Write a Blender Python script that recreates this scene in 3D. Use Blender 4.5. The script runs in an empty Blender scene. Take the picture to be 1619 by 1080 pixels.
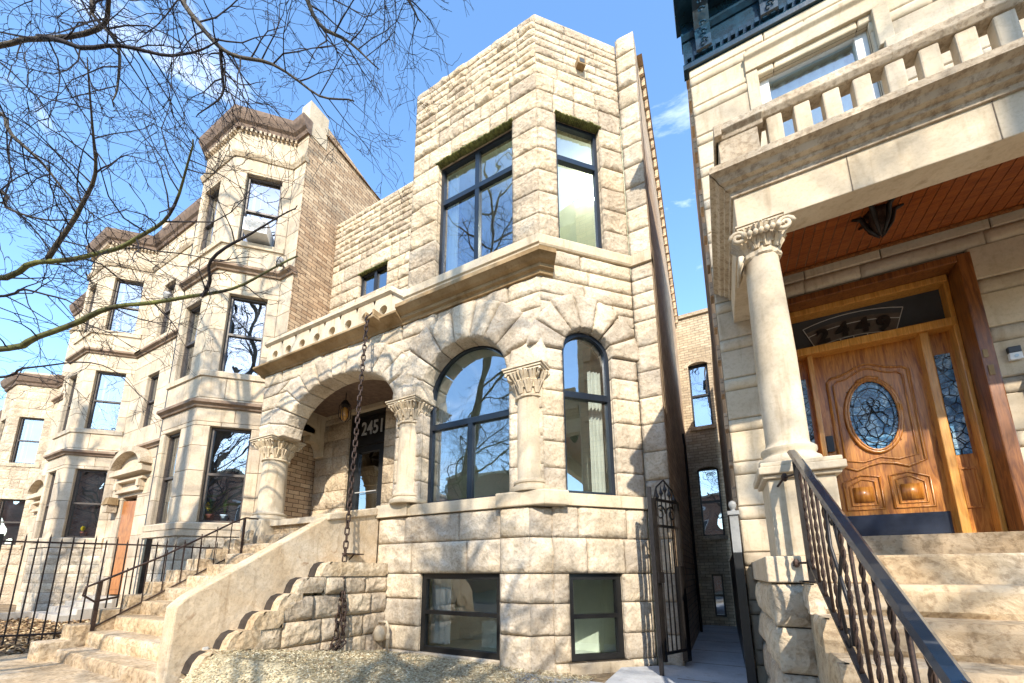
import bpy, math, random
from mathutils import Vector as V, noise as NZ, Matrix
random.seed(7)
S=bpy.context.scene; COL=S.collection
PI=math.pi; cos=math.cos; sin=math.sin
GZ=-1.25
# ------------------------------------------------------------------ materials
def mat(name):
    m=bpy.data.materials.new(name); m.use_nodes=True; nt=m.node_tree; nt.nodes.clear()
    o=nt.nodes.new('ShaderNodeOutputMaterial'); b=nt.nodes.new('ShaderNodeBsdfPrincipled')
    nt.links.new(b.outputs[0],o.inputs[0]); return m,nt,b,o
def N(nt,t,**k):
    n=nt.nodes.new(t)
    for a,v in k.items(): setattr(n,a,v)
    return n
def ramp(nt,fac,stops):
    r=nt.nodes.new('ShaderNodeValToRGB'); e=r.color_ramp.elements
    while len(e)<len(stops): e.new(.5)
    for i,(p,c) in enumerate(stops): e[i].position=p; e[i].color=(c[0],c[1],c[2],1)
    nt.links.new(fac,r.inputs[0]); return r.outputs[0]
def noise(nt,vec,scale,detail=6,rough=.6,dist=0):
    n=nt.nodes.new('ShaderNodeTexNoise'); n.inputs['Scale'].default_value=scale; n.inputs['Detail'].default_value=detail
    n.inputs['Roughness'].default_value=rough; n.inputs['Distortion'].default_value=dist
    if vec is not None: nt.links.new(vec,n.inputs['Vector'])
    return n.outputs[0]
def mixc(nt,fac,a,b,mode='MIX'):
    m=nt.nodes.new('ShaderNodeMix'); m.data_type='RGBA'; m.blend_type=mode
    for i,x in ((0,fac),(6,a),(7,b)):
        if hasattr(x,'is_linked') or hasattr(x,'links'): nt.links.new(x,m.inputs[i])
        else: m.inputs[i].default_value=x if i==0 else (x[0],x[1],x[2],1)
    return m.outputs[2]
def bump(nt,h,strength,dist,prev=None):
    b=nt.nodes.new('ShaderNodeBump'); b.inputs['Strength'].default_value=strength; b.inputs['Distance'].default_value=dist
    nt.links.new(h,b.inputs['Height'])
    if prev is not None: nt.links.new(prev,b.inputs['Normal'])
    return b.outputs[0]
def pos(nt,sc=(1,1,1)):
    g=nt.nodes.new('ShaderNodeNewGeometry'); m=nt.nodes.new('ShaderNodeMapping'); m.inputs['Scale'].default_value=sc
    nt.links.new(g.outputs['Position'],m.inputs[0]); return m.outputs[0]
def stone(name,c1,c2,c3,bs=.5,bd=.02,fine=28,stain=(.16,.12,.08),stain_amt=.35,speck=None):
    m,nt,b,o=mat(name); p=pos(nt)
    at=N(nt,'ShaderNodeAttribute'); at.attribute_name='tone'
    n1=noise(nt,p,1.7,5,.6,.4); n2=noise(nt,p,fine,7,.7); n3=noise(nt,p,6,6,.65,1.2)
    base=ramp(nt,n1,[(.32,c1),(.5,c2),(.68,c3)])
    tone=ramp(nt,at.outputs['Fac'],[(0,(.80,.79,.79)),(.45,(.98,.97,.95)),(1,(1.12,1.09,1.02))])
    base=mixc(nt,1.0,base,tone,'MULTIPLY')
    fl=ramp(nt,n2,[(.39,(.56,.51,.46)),(.52,(1.06,1.06,1.06))])
    base=mixc(nt,(.75 if bs>.5 else .22) if speck is None else speck,base,fl,'MULTIPLY')
    st=ramp(nt,n3,[(.60,(0,0,0)),(.78,(1,1,1))])
    mm=N(nt,'ShaderNodeMath',operation='MULTIPLY'); nt.links.new(st,mm.inputs[0]); mm.inputs[1].default_value=stain_amt
    base=mixc(nt,mm.outputs[0],base,stain)
    nt.links.new(base,b.inputs['Base Color']); b.inputs['Roughness'].default_value=.88
    b.inputs['Specular IOR Level'].default_value=.25
    if bs<.5:
        sn=noise(nt,pos(nt,(7,7,.8)),1.3,5,.6,.3); sr=ramp(nt,sn,[(.56,(1,1,1)),(.72,(.66,.60,.53))]); base=mixc(nt,.7,base,sr,'MULTIPLY'); nt.links.new(base,b.inputs['Base Color'])
    vor=N(nt,'ShaderNodeTexVoronoi'); vor.feature='F1'; vor.inputs['Scale'].default_value=9; 
    wp=N(nt,'ShaderNodeMixRGB'); wp.blend_type='ADD'; wp.inputs[0].default_value=.25; nt.links.new(p,wp.inputs[1])
    nn=N(nt,'ShaderNodeTexNoise'); nn.inputs['Scale'].default_value=4; nt.links.new(p,nn.inputs['Vector']); nt.links.new(nn.outputs[1],wp.inputs[2]); nt.links.new(wp.outputs[0],vor.inputs['Vector'])
    bb=bump(nt,vor.outputs['Distance'],bs*.55,bd*2.2)
    bb=bump(nt,n3,bs,bd,bb); bb=bump(nt,n2,bs,bd*.35,bb)
    nt.links.new(bb,b.inputs['Normal']); return m
def brick(name,axis,cA,cB,mortar,w=.21,h=.075,bs=.6):
    m,nt,b,o=mat(name); g=N(nt,'ShaderNodeNewGeometry'); s=N(nt,'ShaderNodeSeparateXYZ'); c=N(nt,'ShaderNodeCombineXYZ')
    nt.links.new(g.outputs['Position'],s.inputs[0]); nt.links.new(s.outputs[axis],c.inputs[0]); nt.links.new(s.outputs['Z'],c.inputs[1])
    dn=N(nt,'ShaderNodeTexNoise'); dn.inputs['Scale'].default_value=5; nt.links.new(g.outputs['Position'],dn.inputs['Vector'])
    wv=N(nt,'ShaderNodeMixRGB'); wv.blend_type='ADD'; wv.inputs[0].default_value=.03; nt.links.new(c.outputs[0],wv.inputs[1]); nt.links.new(dn.outputs[1],wv.inputs[2])
    t=N(nt,'ShaderNodeTexBrick'); t.inputs['Scale'].default_value=1; t.inputs['Brick Width'].default_value=w; t.inputs['Row Height'].default_value=h
    t.inputs['Mortar Size'].default_value=.009; t.inputs['Mortar Smooth'].default_value=.3; t.inputs['Bias'].default_value=0
    t.inputs['Color1'].default_value=(*cA,1); t.inputs['Color2'].default_value=(*cB,1); t.inputs['Mortar'].default_value=(*mortar,1)
    nt.links.new(wv.outputs[0],t.inputs['Vector'])
    n1=noise(nt,g.outputs['Position'],2.2,6,.7); n2=noise(nt,g.outputs['Position'],30,5,.7)
    cc=mixc(nt,.8,t.outputs[0],ramp(nt,n1,[(.3,(.6,.56,.52)),(.65,(1.15,1.12,1.05))]),'MULTIPLY')
    cc=mixc(nt,.5,cc,ramp(nt,n2,[(.35,(.7,.7,.7)),(.6,(1.1,1.1,1.1))]),'MULTIPLY')
    nt.links.new(cc,b.inputs['Base Color']); b.inputs['Roughness'].default_value=.9
    iv=N(nt,'ShaderNodeMath',operation='SUBTRACT'); iv.inputs[0].default_value=1; nt.links.new(t.outputs['Fac'],iv.inputs[1])
    bb=bump(nt,iv.outputs[0],bs,.012); bb=bump(nt,n2,.5,.006,bb); nt.links.new(bb,b.inputs['Normal']); return m
def plain(name,c,rough=.6,metal=0,var=.15,scale=12,bs=.2,bd=.004,spec=.5,c2=None,coat=0):
    m,nt,b,o=mat(name); p=pos(nt); n1=noise(nt,p,scale,6,.65)
    lo=tuple(x*(1-var) for x in c) ; hi=c2 or tuple(min(1,x*(1+var)) for x in c)
    nt.links.new(ramp(nt,n1,[(.35,lo),(.65,hi)]),b.inputs['Base Color'])
    b.inputs['Roughness'].default_value=rough; b.inputs['Metallic'].default_value=metal; b.inputs['Specular IOR Level'].default_value=spec
    b.inputs['Coat Weight'].default_value=coat
    nt.links.new(bump(nt,n1,bs,bd),b.inputs['Normal']); return m
def wood(name,ca,cb,cc,sc=(14,14,1.4),rough=.35):
    m,nt,b,o=mat(name); p=pos(nt,sc)
    n1=noise(nt,p,1.6,7,.6,1.6); n2=noise(nt,pos(nt,(90,90,4)),1,3,.6)
    c=ramp(nt,n1,[(.3,ca),(.48,cb),(.58,cc),(.7,cb)])
    c=mixc(nt,.45,c,ramp(nt,n2,[(.35,(.55,.5,.45)),(.6,(1.05,1.05,1.05))]),'MULTIPLY')
    nt.links.new(c,b.inputs['Base Color']); b.inputs['Roughness'].default_value=rough; b.inputs['Coat Weight'].default_value=.25; b.inputs['Coat Roughness'].default_value=.2
    nt.links.new(bump(nt,n2,.25,.003),b.inputs['Normal']); return m
def glass(name,refl=.5,tint=(.9,.97,.93),wav=.0006):
    m=bpy.data.materials.new(name); m.use_nodes=True; nt=m.node_tree; nt.nodes.clear()
    o=N(nt,'ShaderNodeOutputMaterial'); g=N(nt,'ShaderNodeBsdfGlossy'); g.inputs['Roughness'].default_value=.008; g.inputs['Color'].default_value=(.9,.95,1,1)
    t=N(nt,'ShaderNodeBsdfTransparent'); t.inputs['Color'].default_value=(*tint,1)
    lw=N(nt,'ShaderNodeFresnel'); lw.inputs['IOR'].default_value=1.5
    a=N(nt,'ShaderNodeMath',operation='MULTIPLY_ADD'); nt.links.new(lw.outputs[0],a.inputs[0]); a.inputs[1].default_value=1.0; a.inputs[2].default_value=refl; a.use_clamp=True
    mx=N(nt,'ShaderNodeMixShader'); nt.links.new(a.outputs[0],mx.inputs[0]); nt.links.new(t.outputs[0],mx.inputs[1]); nt.links.new(g.outputs[0],mx.inputs[2])
    nt.links.new(mx.outputs[0],o.inputs[0])
    n=noise(nt,pos(nt),1.1,1,.4); nt.links.new(bump(nt,n,.5,wav*30),g.inputs['Normal']); return m
M={}
M['rock']=stone('limestone_rock',(.39,.325,.24),(.52,.445,.345),(.60,.53,.425),.62,.026,speck=.5)
M['rock2']=stone('limestone_rubble',(.38,.305,.22),(.50,.41,.30),(.58,.50,.38),.75,.034,22,stain_amt=.4,speck=.55)
M['smooth']=stone('limestone_smooth',(.46,.38,.27),(.54,.455,.335),(.60,.525,.405),.3,.008,34,(.2,.15,.1),.28)
M['house']=stone('limestone_neighbour',(.45,.365,.265),(.53,.44,.325),(.59,.50,.385),.3,.01,26,(.22,.17,.14),.25)
M['trim']=stone('sandstone_trim',(.20,.13,.06),(.29,.20,.105),(.37,.275,.16),.4,.01,30,(.10,.07,.04),.45)
M['rtrim']=stone('weathered_trim',(.33,.26,.18),(.45,.37,.27),(.56,.48,.37),.6,.015,24,(.09,.065,.045),.6)
M['stoop']=stone('stoop_concrete',(.44,.33,.21),(.53,.42,.29),(.60,.51,.39),.45,.012,40,(.24,.13,.06),.85,.35)
M['step']=stone('step_stone',(.38,.28,.17),(.49,.38,.25),(.57,.48,.36),.75,.02,20,(.18,.11,.06),.5)
M['rtrim2']=plain('smoky_glass_panel',(.10,.085,.07),.3,0,.3,9)
M['belt']=stone('brown_belt',(.17,.115,.08),(.24,.17,.12),(.32,.24,.18),.4,.01)
M['nose']=plain('painted_gap_shade',(.035,.026,.020),.95,0,.4,12)  # near-black colour paints in the shaded gap between coping and side wall
M['mortar']=plain('mortar',(.13,.10,.07),.95,0,.25,20)
M['dsoffit']=plain('brown_trim',(.15,.10,.07),.8,0,.3,9)
M['brickA']=brick('brick_party_wall','Y',(.60,.45,.30),(.38,.25,.15),(.11,.07,.045),.30,.11)
M['brickM']=brick('brick_side_wall','Y',(.60,.46,.32),(.46,.33,.22),(.30,.23,.16),.30,.11,.12)
M['brickB']=brick('brick_rear_wall','X',(.54,.45,.33),(.40,.32,.22),(.26,.21,.15))
M['brickS']=brick('brick_far_street','X',(.34,.16,.10),(.24,.11,.07),(.36,.32,.27))
M['iron']=plain('black_iron',(.018,.015,.014),.42,.3,.4,40,.3,.003)
M['rust']=plain('rusty_iron',(.05,.03,.022),.6,.5,.5,40,.5,.004)
M['frame']=plain('navy_frame',(.010,.016,.026),.3,0,.15,30,.05,.001)
M['blackf']=plain('black_frame',(.012,.012,.012),.35,0,.15,30,.05,.001)
M['bronze']=plain('brown_window_frame',(.06,.045,.035),.5,0,.3,30)
M['white']=plain('white_paint',(.72,.72,.70),.5,0,.05,20)
M['wall_in']=plain('interior_paint',(.86,.90,.80),.8,0,.04,3)
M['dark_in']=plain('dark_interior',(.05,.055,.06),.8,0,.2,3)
M['curtain']=plain('curtain',(.55,.57,.58),.9,0,.2,9)
M['floorw']=plain('interior_floor',(.30,.20,.12),.5,0,.2,5)
M['glass']=glass('window_glass',.30)
M['glassb']=glass('clear_glass',.16)
M['glassd']=glass('window_glass_house',.36,(.8,.85,.9),.0012)
M['oak']=wood('oak_wood',(.18,.05,.007),(.42,.15,.02),(.55,.23,.04))
M['oakd']=wood('dark_oak',(.085,.026,.008),(.19,.065,.015),(.27,.10,.024))
M['oakl']=wood('light_oak',(.45,.19,.03),(.62,.28,.05),(.68,.34,.08))
M['plank']=wood('porch_ceiling_wood',(.15,.035,.009),(.27,.07,.015),(.34,.10,.022),(2,14,14))
M['teal']=plain('teal_black_paint',(.006,.028,.050),.22,0,.5,5,.3,.01)
M['moss']=plain('moss_sill',(.12,.12,.03),.9,0,.5,15)
M['bark']=plain('bark',(.05,.04,.035),.9,0,.45,16,.9,.02,c2=(.11,.09,.06))
M['mossbark']=plain('mossy_bark',(.045,.035,.03),.95,0,.4,3.5,.9,.02,c2=(.17,.18,.05))
M['twig']=plain('twig_bark',(.022,.017,.018),.9,0,.3,9)
M['concrete']=stone('concrete',(.37,.39,.42),(.45,.47,.50),(.51,.53,.56),.25,.005,40,(.25,.24,.24),.2)
M['soil']=stone('soil',(.16,.11,.07),(.24,.18,.11),(.33,.26,.17),.9,.03,20,(.08,.05,.03),.5)
M['pave']=stone('pavement',(.36,.32,.28),(.43,.39,.34),(.48,.45,.40),.35,.006,30,(.2,.17,.14),.3)
M['straw']=plain('straw',(.42,.34,.20),.9,0,.4,30,c2=(.62,.54,.36))
def tonemat(name,stops):
    m,nt,b,o=mat(name); at=N(nt,'ShaderNodeAttribute'); at.attribute_name='tone'; nt.links.new(ramp(nt,at.outputs['Fac'],stops),b.inputs['Base Color']); b.inputs['Roughness'].default_value=.85; return m
M['strawt']=tonemat('straw_blades',[(0,(.20,.15,.08)),(.3,(.42,.34,.20)),(.7,(.62,.54,.36)),(1,(.74,.68,.50))])
M['leaft']=tonemat('leaf_litter',[(0,(.09,.05,.03)),(.4,(.28,.17,.08)),(.8,(.48,.33,.17)),(1,(.60,.47,.28))])
M['leaf']=plain('dead_leaves',(.20,.11,.05),.9,0,.5,30,c2=(.42,.29,.15))
M['railp']=plain('glossy_rail_paint',(.010,.022,.04),.2,.3,.2,30,.15,.002,.8,coat=.6)
M['brass']=plain('brass',(.5,.36,.12),.35,.8,.1)
M['yellow']=plain('yellow_petal',(.8,.62,.02),.6,0,.1)
M['green']=plain('plant_green',(.08,.16,.03),.7,0,.4,20)
M['terracotta']=plain('terracotta',(.42,.15,.09),.8,0,.2)
M['bluepot']=plain('pale_blue_pot',(.40,.52,.60),.5,0,.1)
M['steel']=plain('kick_plate',(.10,.12,.17),.22,.9,.3,4,.05,.001)
M['number']=plain('number_metal',(.55,.55,.53),.4,.2,.1)
M['amber']=plain('amber_glass',(.45,.22,.05),.2,0,.2)
M['cam2']=plain('grey_white_paint',(.26,.26,.25),.6,0,.15)
M['cam']=plain('camera_grey',(.35,.34,.33),.5,0,.1)
M['redbrown']=plain('red_gable',(.16,.05,.035),.9,0,.3,6)
M['asphalt']=plain('asphalt',(.05,.05,.05),.9,0,.3,15)
M['door']=wood('orange_door',(.22,.07,.02),(.36,.13,.035),(.42,.17,.05))
def leaded():
    m=bpy.data.materials.new('leaded_glass'); m.use_nodes=True; nt=m.node_tree; b=nt.nodes['Principled BSDF']
    p=pos(nt,(1,1,1)); v=N(nt,'ShaderNodeTexVoronoi'); v.feature='DISTANCE_TO_EDGE'; v.inputs['Scale'].default_value=11; nt.links.new(p,v.inputs['Vector'])
    v2=N(nt,'ShaderNodeTexVoronoi'); v2.feature='DISTANCE_TO_EDGE'; v2.inputs['Scale'].default_value=26; nt.links.new(p,v2.inputs['Vector'])
    n=noise(nt,p,7,4,.6,1); c=ramp(nt,n,[(.3,(.02,.06,.13)),(.5,(.10,.25,.42)),(.62,(.40,.58,.70)),(.75,(.04,.10,.2))])
    e=ramp(nt,v.outputs[0],[(.035,(0,0,0)),(.06,(1,1,1))]); e2=ramp(nt,v2.outputs[0],[(.02,(.35,.35,.35)),(.06,(1,1,1))])
    c=mixc(nt,1,c,e,'MULTIPLY'); c=mixc(nt,1,c,e2,'MULTIPLY')
    nt.links.new(c,b.inputs['Base Color']); b.inputs['Roughness'].default_value=.12; nt.links.new(bump(nt,n,.6,.01),b.inputs['Normal']); return m
M['leaded']=leaded()
m_,nt_,b_,o_=mat('lit_bulb'); b_.inputs['Base Color'].default_value=(1,.95,.85,1); b_.inputs['Emission Color'].default_value=(1,.93,.8,1); b_.inputs['Emission Strength'].default_value=40; M['lit']=m_
# ------------------------------------------------------------------ mesh tools
class MB:
    def __init__(s): s.v=[]; s.f=[]; s.t=[]
    def add(s,vs,fs,tone=.5):
        o=len(s.v); s.v+=[tuple(x) for x in vs]; s.f+=[tuple(i+o for i in f) for f in fs]; s.t+=[tone]*len(fs)
    def box(s,a,b,tone=.5):
        x0,y0,z0=a; x1,y1,z1=b
        s.add([(x0,y0,z0),(x1,y0,z0),(x1,y1,z0),(x0,y1,z0),(x0,y0,z1),(x1,y0,z1),(x1,y1,z1),(x0,y1,z1)],
              [(0,3,2,1),(4,5,6,7),(0,1,5,4),(1,2,6,5),(2,3,7,6),(3,0,4,7)],tone)
    def tube(s,pts,rs,n=6,tone=.5,cap=True):
        pts=[V(p) for p in pts]; 
        if not hasattr(rs,'__len__'): rs=[rs]*len(pts)
        o=len(s.v); up=None; vs=[]
        for i,p in enumerate(pts):
            d=(pts[min(i+1,len(pts)-1)]-pts[max(i-1,0)])
            d=d.normalized() if d.length>1e-9 else V((0,0,1))
            if up is None: up=d.orthogonal().normalized()
            else:
                up=up-d*up.dot(d); up=up.normalized() if up.length>1e-6 else d.orthogonal().normalized()
            w=d.cross(up)
            for k in range(n):
                a=2*PI*k/n; vs.append(p+(up*cos(a)+w*sin(a))*rs[i])
        fs=[]
        for i in range(len(pts)-1):
            for k in range(n):
                k2=(k+1)%n; fs.append((i*n+k,i*n+k2,(i+1)*n+k2,(i+1)*n+k))
        if cap: fs.append(tuple(range(n-1,-1,-1))); fs.append(tuple((len(pts)-1)*n+k for k in range(n)))
        s.add(vs,fs,tone)
    def lathe(s,c,prof,n=24,tone=.5,wob=0):
        vs=[];fs=[]
        for (r,z) in prof:
            for k in range(n):
                a=2*PI*k/n; rr=r+ (wob*NZ.noise(V((cos(a)*4,sin(a)*4,z*9))) if wob else 0)
                vs.append((c[0]+rr*cos(a),c[1]+rr*sin(a),c[2]+z))
        for i in range(len(prof)-1):
            for k in range(n):
                k2=(k+1)%n; fs.append((i*n+k,i*n+k2,(i+1)*n+k2,(i+1)*n+k))
        fs.append(tuple(range(n-1,-1,-1))); fs.append(tuple((len(prof)-1)*n+k for k in range(n)))
        s.add(vs,fs,tone)
    def build(s,name,m,parent=None,smooth=False,bevel=0):
        me=bpy.data.meshes.new(name); off=V((0,0,0)); q=parent
        while q is not None: off+=q.location; q=q.parent
        me.from_pydata([(x[0]-off.x,x[1]-off.y,x[2]-off.z) for x in s.v],[],s.f)
        at=me.attributes.new('tone','FLOAT','FACE'); at.data.foreach_set('value',s.t)
        me.materials.append(m); me.update()
        if smooth: me.polygons.foreach_set('use_smooth',[True]*len(me.polygons))
        o=bpy.data.objects.new(name,me); COL.objects.link(o); o.parent=parent
        if bevel:
            b=o.modifiers.new('b','BEVEL'); b.width=bevel; b.segments=2; b.limit_method='ANGLE'
        return o
def tag(o,label=None,cat=None,group=None,kind=None):
    if label: o['label']=label
    if cat: o['category']=cat
    if group: o['group']=group
    if kind: o['kind']=kind
    return o
def thing(name,label,cat,loc,group=None):
    o=bpy.data.objects.new(name,None); COL.objects.link(o); o.location=loc; o.empty_display_size=.2
    return tag(o,label,cat,group)
def copy_tree(o,parent=None):
    c=o.copy(); COL.objects.link(c); c.parent=parent
    for ch in list(o.children): copy_tree(ch,c)
    return c
def stair(mb,x0,x1,yz,yback,zb):
    pr=[]
    for i,(y,z) in enumerate(yz):
        pr.append((y,yz[i-1][1] if i else zb)); pr.append((y,z))
    pr+= [(yback,yz[-1][1]),(yback,zb)]
    n=len(pr); mb.add([(x0,y,z) for y,z in pr]+[(x1,y,z) for y,z in pr],[(i,(i+1)%n,n+(i+1)%n,n+i) for i in range(n)]+[tuple(range(n-1,-1,-1)),tuple(range(n,2*n))])
class Fr:
    def __init__(s,o,u,n): s.o=V(o); s.u=V(u).normalized(); s.n=V(n).normalized()
    def P(s,u,z,d=0): return s.o+s.u*u+V((0,0,1))*z+s.n*d
def fbox(mb,F,u0,u1,z0,z1,d0,d1,tone=.5):
    p=[F.P(u0,z0,d0),F.P(u1,z0,d0),F.P(u1,z0,d1),F.P(u0,z0,d1),F.P(u0,z1,d0),F.P(u1,z1,d0),F.P(u1,z1,d1),F.P(u0,z1,d1)]
    mb.add(p,[(0,1,2,3),(7,6,5,4),(4,5,1,0),(5,6,2,1),(6,7,3,2),(7,4,0,3)],tone)
def fprof(mb,F,u0,u1,prof,tone=.5,m0=0,m1=0):
    """extrude closed profile [(d,z)] along u; mitre slopes m0,m1 (u shift per unit d)"""
    n=len(prof); vs=[F.P(u0+m0*d,z,d) for d,z in prof]+[F.P(u1+m1*d,z,d) for d,z in prof]
    fs=[(i,(i+1)%n,n+(i+1)%n,n+i) for i in range(n)]+[tuple(range(n-1,-1,-1)),tuple(range(n,2*n))]
    mb.add(vs,fs,tone)
rs=random.Random(11)
def patch(mb,F,fn,w,h,res,bulge,base=0.,back=.3,margin=.05,style='rock',tone=None):
    """a stone: fn(s,t)->(u,z); face displaced along the normal, skirt back into the wall"""
    n=max(2,int(round(w/res))); m=max(2,int(round(h/res)))
    if style=='smooth': n=m=3
    seed=rs.uniform(0,500); tone=rs.random() if tone is None else tone
    pl=[(rs.uniform(.55,1.15),rs.uniform(-.55,.55),rs.uniform(-.55,.55)) for _ in range(4)]
    low=rs.uniform(.0,.5)
    vs=[]; mg=min(margin,w*.3,h*.3)
    if style=='smooth':
        e=.012; S_=[0,e/w,1-e/w,1]; T_=[0,e/h,1-e/h,1]
    else: S_=[i/n for i in range(n+1)]; T_=[j/m for j in range(m+1)]
    for j,t in enumerate(T_):
        for i,s in enumerate(S_):
            u,z=fn(s,t)
            if style=='smooth':
                d=base+(0 if (i in(0,3) or j in(0,3)) else bulge)
            else:
                e=min(s*w,(1-s)*w,(1-t)*h,t*h*.8)/mg; e=min(1,e); e=e*e*(3-2*e)
                q=1.3
                for a,b_,c_ in pl: q=min(q,a+b_*(s-.5)+c_*(t-.5))
                nz=NZ.fractal(V((u*3.2+seed,z*3.2,seed*.3)),1.,2.,4)
                rd=abs(NZ.noise(V((u*6+seed,z*13,seed))))
                d=base+bulge*e*max(.1,q+.45*nz-.75*rd*low)
                if 0<i<n and 0<j<m:
                    jj=.18*min(w/n,h/m); u+=jj*NZ.noise(V((u*30,z*30,seed))); z+=jj*NZ.noise(V((z*30,u*30,seed+9)))
            vs.append(F.P(u,z,d))
    C=len(S_); R=len(T_); fs=[]
    for j in range(R-1):
        for i in range(C-1): fs.append((j*C+i,j*C+i+1,(j+1)*C+i+1,(j+1)*C+i))
    rim=[i for i in range(C)]+[j*C+C-1 for j in range(1,R)]+[(R-1)*C+i for i in range(C-2,-1,-1)]+[j*C for j in range(R-2,0,-1)]
    o=len(vs)
    for k in rim:
        i=k%C; j=k//C; u,z=fn(S_[i],T_[j]); vs.append(F.P(u,z,-back))
    L=len(rim)
    for a in range(L):
        b=(a+1)%L; fs.append((rim[b],rim[a],o+a,o+b))
    mb.add(vs,fs,tone)
def quadfn(a,b,c,d):  # corners: bl,br,tr,tl
    def f(s,t):
        return (a[0]*(1-s)*(1-t)+b[0]*s*(1-t)+c[0]*s*t+d[0]*(1-s)*t, a[1]*(1-s)*(1-t)+b[1]*s*(1-t)+c[1]*s*t+d[1]*(1-s)*t)
    return f
def fill(mb,mo,F,u0,u1,zs,ops,ln=.6,res=.05,bulge=.06,style='rock',joint=.005,back=.3,base=0.,jit=.3,left=None,right=None,tone=None):
    """courses of stones between u0,u1. ops: ('r',a,b,z0,z1) or ('a',cx,cz,ai,bi,am,bm,z0) (jamb half-width ai; mid ellipse am,bm)"""
    zz=set(zs)
    for o in ops:
        if o[0]=='r':
            for z in (o[3],o[4]):
                if zs[0]<z<zs[-1]: zz={q for q in zz if abs(q-z)>.07 or q in (zs[0],zs[-1])}|{z}
        else:
            for z in (o[2],o[2]+o[6],o[7]):
                if zs[0]<z<zs[-1]: zz={q for q in zz if abs(q-z)>.07 or q in (zs[0],zs[-1])}|{z}
    zz=sorted(zz)
    def hw(o,z):
        if z<o[2]-1e-4: return o[3]
        k=1-((z-o[2])/o[6])**2
        return o[5]*math.sqrt(k) if k>0 else 0
    for z0,z1 in zip(zz,zz[1:]):
        zm=(z0+z1)/2; cuts=[]
        for o in ops:
            if o[0]=='r':
                if o[3]<zm<o[4]: cuts.append((o[1],o[2],o[1],o[2]))
            elif o[7]<zm<o[2]+o[6]:
                if zm<o[2]: h0=h1=o[3]
                else: h0=hw(o,max(z0,o[2])); h1=hw(o,z1)
                cuts.append((o[1]-h0,o[1]+h0,o[1]-h1,o[1]+h1))
        cuts.sort(); segs=[]; l0=l1=u0
        for c in cuts: segs.append((l0,c[0],l1,c[2])); l0,l1=c[1],c[3]
        segs.append((l0,u1,l1,u1))
        for a0,b0,a1,b1 in segs:
            if max(b0-a0,b1-a1)<.03: continue
            mo.add([F.P(a0,z0,-.045+base),F.P(b0,z0,-.045+base),F.P(b1,z1,-.045+base),F.P(a1,z1,-.045+base)],[(0,1,2,3)])
            W=(b0-a0+b1-a1)/2; k=max(1,int(round(W/ln))); 
            cs=[0]+sorted((i+rs.uniform(-jit,jit))/k for i in range(1,k))+[1]
            for x,y in zip(cs,cs[1:]):
                A=(a0+(b0-a0)*x+joint,z0+joint);B=(a0+(b0-a0)*y-joint,z0+joint)
                C_=(a1+(b1-a1)*y-joint,z1-joint);D=(a1+(b1-a1)*x+joint,z1-joint)
                w=((B[0]-A[0])+(C_[0]-D[0]))/2
                if w<.02: continue
                patch(mb,F,quadfn(A,B,C_,D),w,z1-z0,res,bulge*rs.uniform(.7,1.2),base,back,style=style,tone=tone)
def ring(mb,F,cx,cz,ai,bi,ao,bo,n,a0=0,a1=PI,res=.05,bulge=.07,base=.03,back=.35,style='rock',jt=.03):
    for k in range(n):
        p=a0+(a1-a0)*k/n; q=a0+(a1-a0)*(k+1)/n; g=jt/ao
        kk=rs.uniform(.97,1.03)
        def f(s,t,p=p+g/2,q=q-g/2,kk=kk):
            # s across angle (reversed to keep orientation), t radial
            a=q+(p-q)*s; A=ai+(ao*kk-ai)*t; B=bi+(bo*kk-bi)*t
            return (cx+A*cos(a),cz+B*sin(a))
        patch(mb,F,f,abs(q-p)*(ai+ao)/2,ao-ai,res,bulge*rs.uniform(.8,1.2),base,back,style=style)
def arc_strip(mb,F,cx,cz,ai,bi,ao,bo,d0,d1,a0=0,a1=PI,n=24,tone=.5):
    vs=[];fs=[]
    for k in range(n+1):
        a=a0+(a1-a0)*k/n
        for (A,B) in ((ai,bi),(ao,bo)):
            for d in (d0,d1): vs.append(F.P(cx+A*cos(a),cz+B*sin(a),d))
    for k in range(n):
        i=k*4; j=i+4
        fs+=[(i,j,j+1,i+1),(i+1,j+1,j+3,i+3),(i+3,j+3,j+2,i+2),(i+2,j+2,j,i)]
    fs+=[(0,1,3,2),(n*4,n*4+2,n*4+3,n*4+1)]
    mb.add(vs,fs,tone)
def text_mesh(txt,size,F,u,z,d,name,m,parent,ext=.006,off=0,align='CENTER',sx=1):
    c=bpy.data.curves.new('t','FONT'); c.body=txt; c.size=size; c.extrude=ext; c.offset=off; c.align_x=align; c.resolution_u=3
    o=bpy.data.objects.new('t',c); COL.objects.link(o); dg=bpy.context.evaluated_depsgraph_get(); dg.update()
    me=bpy.data.meshes.new_from_object(o.evaluated_get(dg)); vs=[F.P(u+v.co.x*sx,z+v.co.y,d+v.co.z) for v in me.vertices]
    fs=[tuple(p.vertices) for p in me.polygons]; bpy.data.objects.remove(o); bpy.data.meshes.remove(me)
    mb=MB(); mb.add(vs,fs); return mb.build(name,m,parent)
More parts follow.
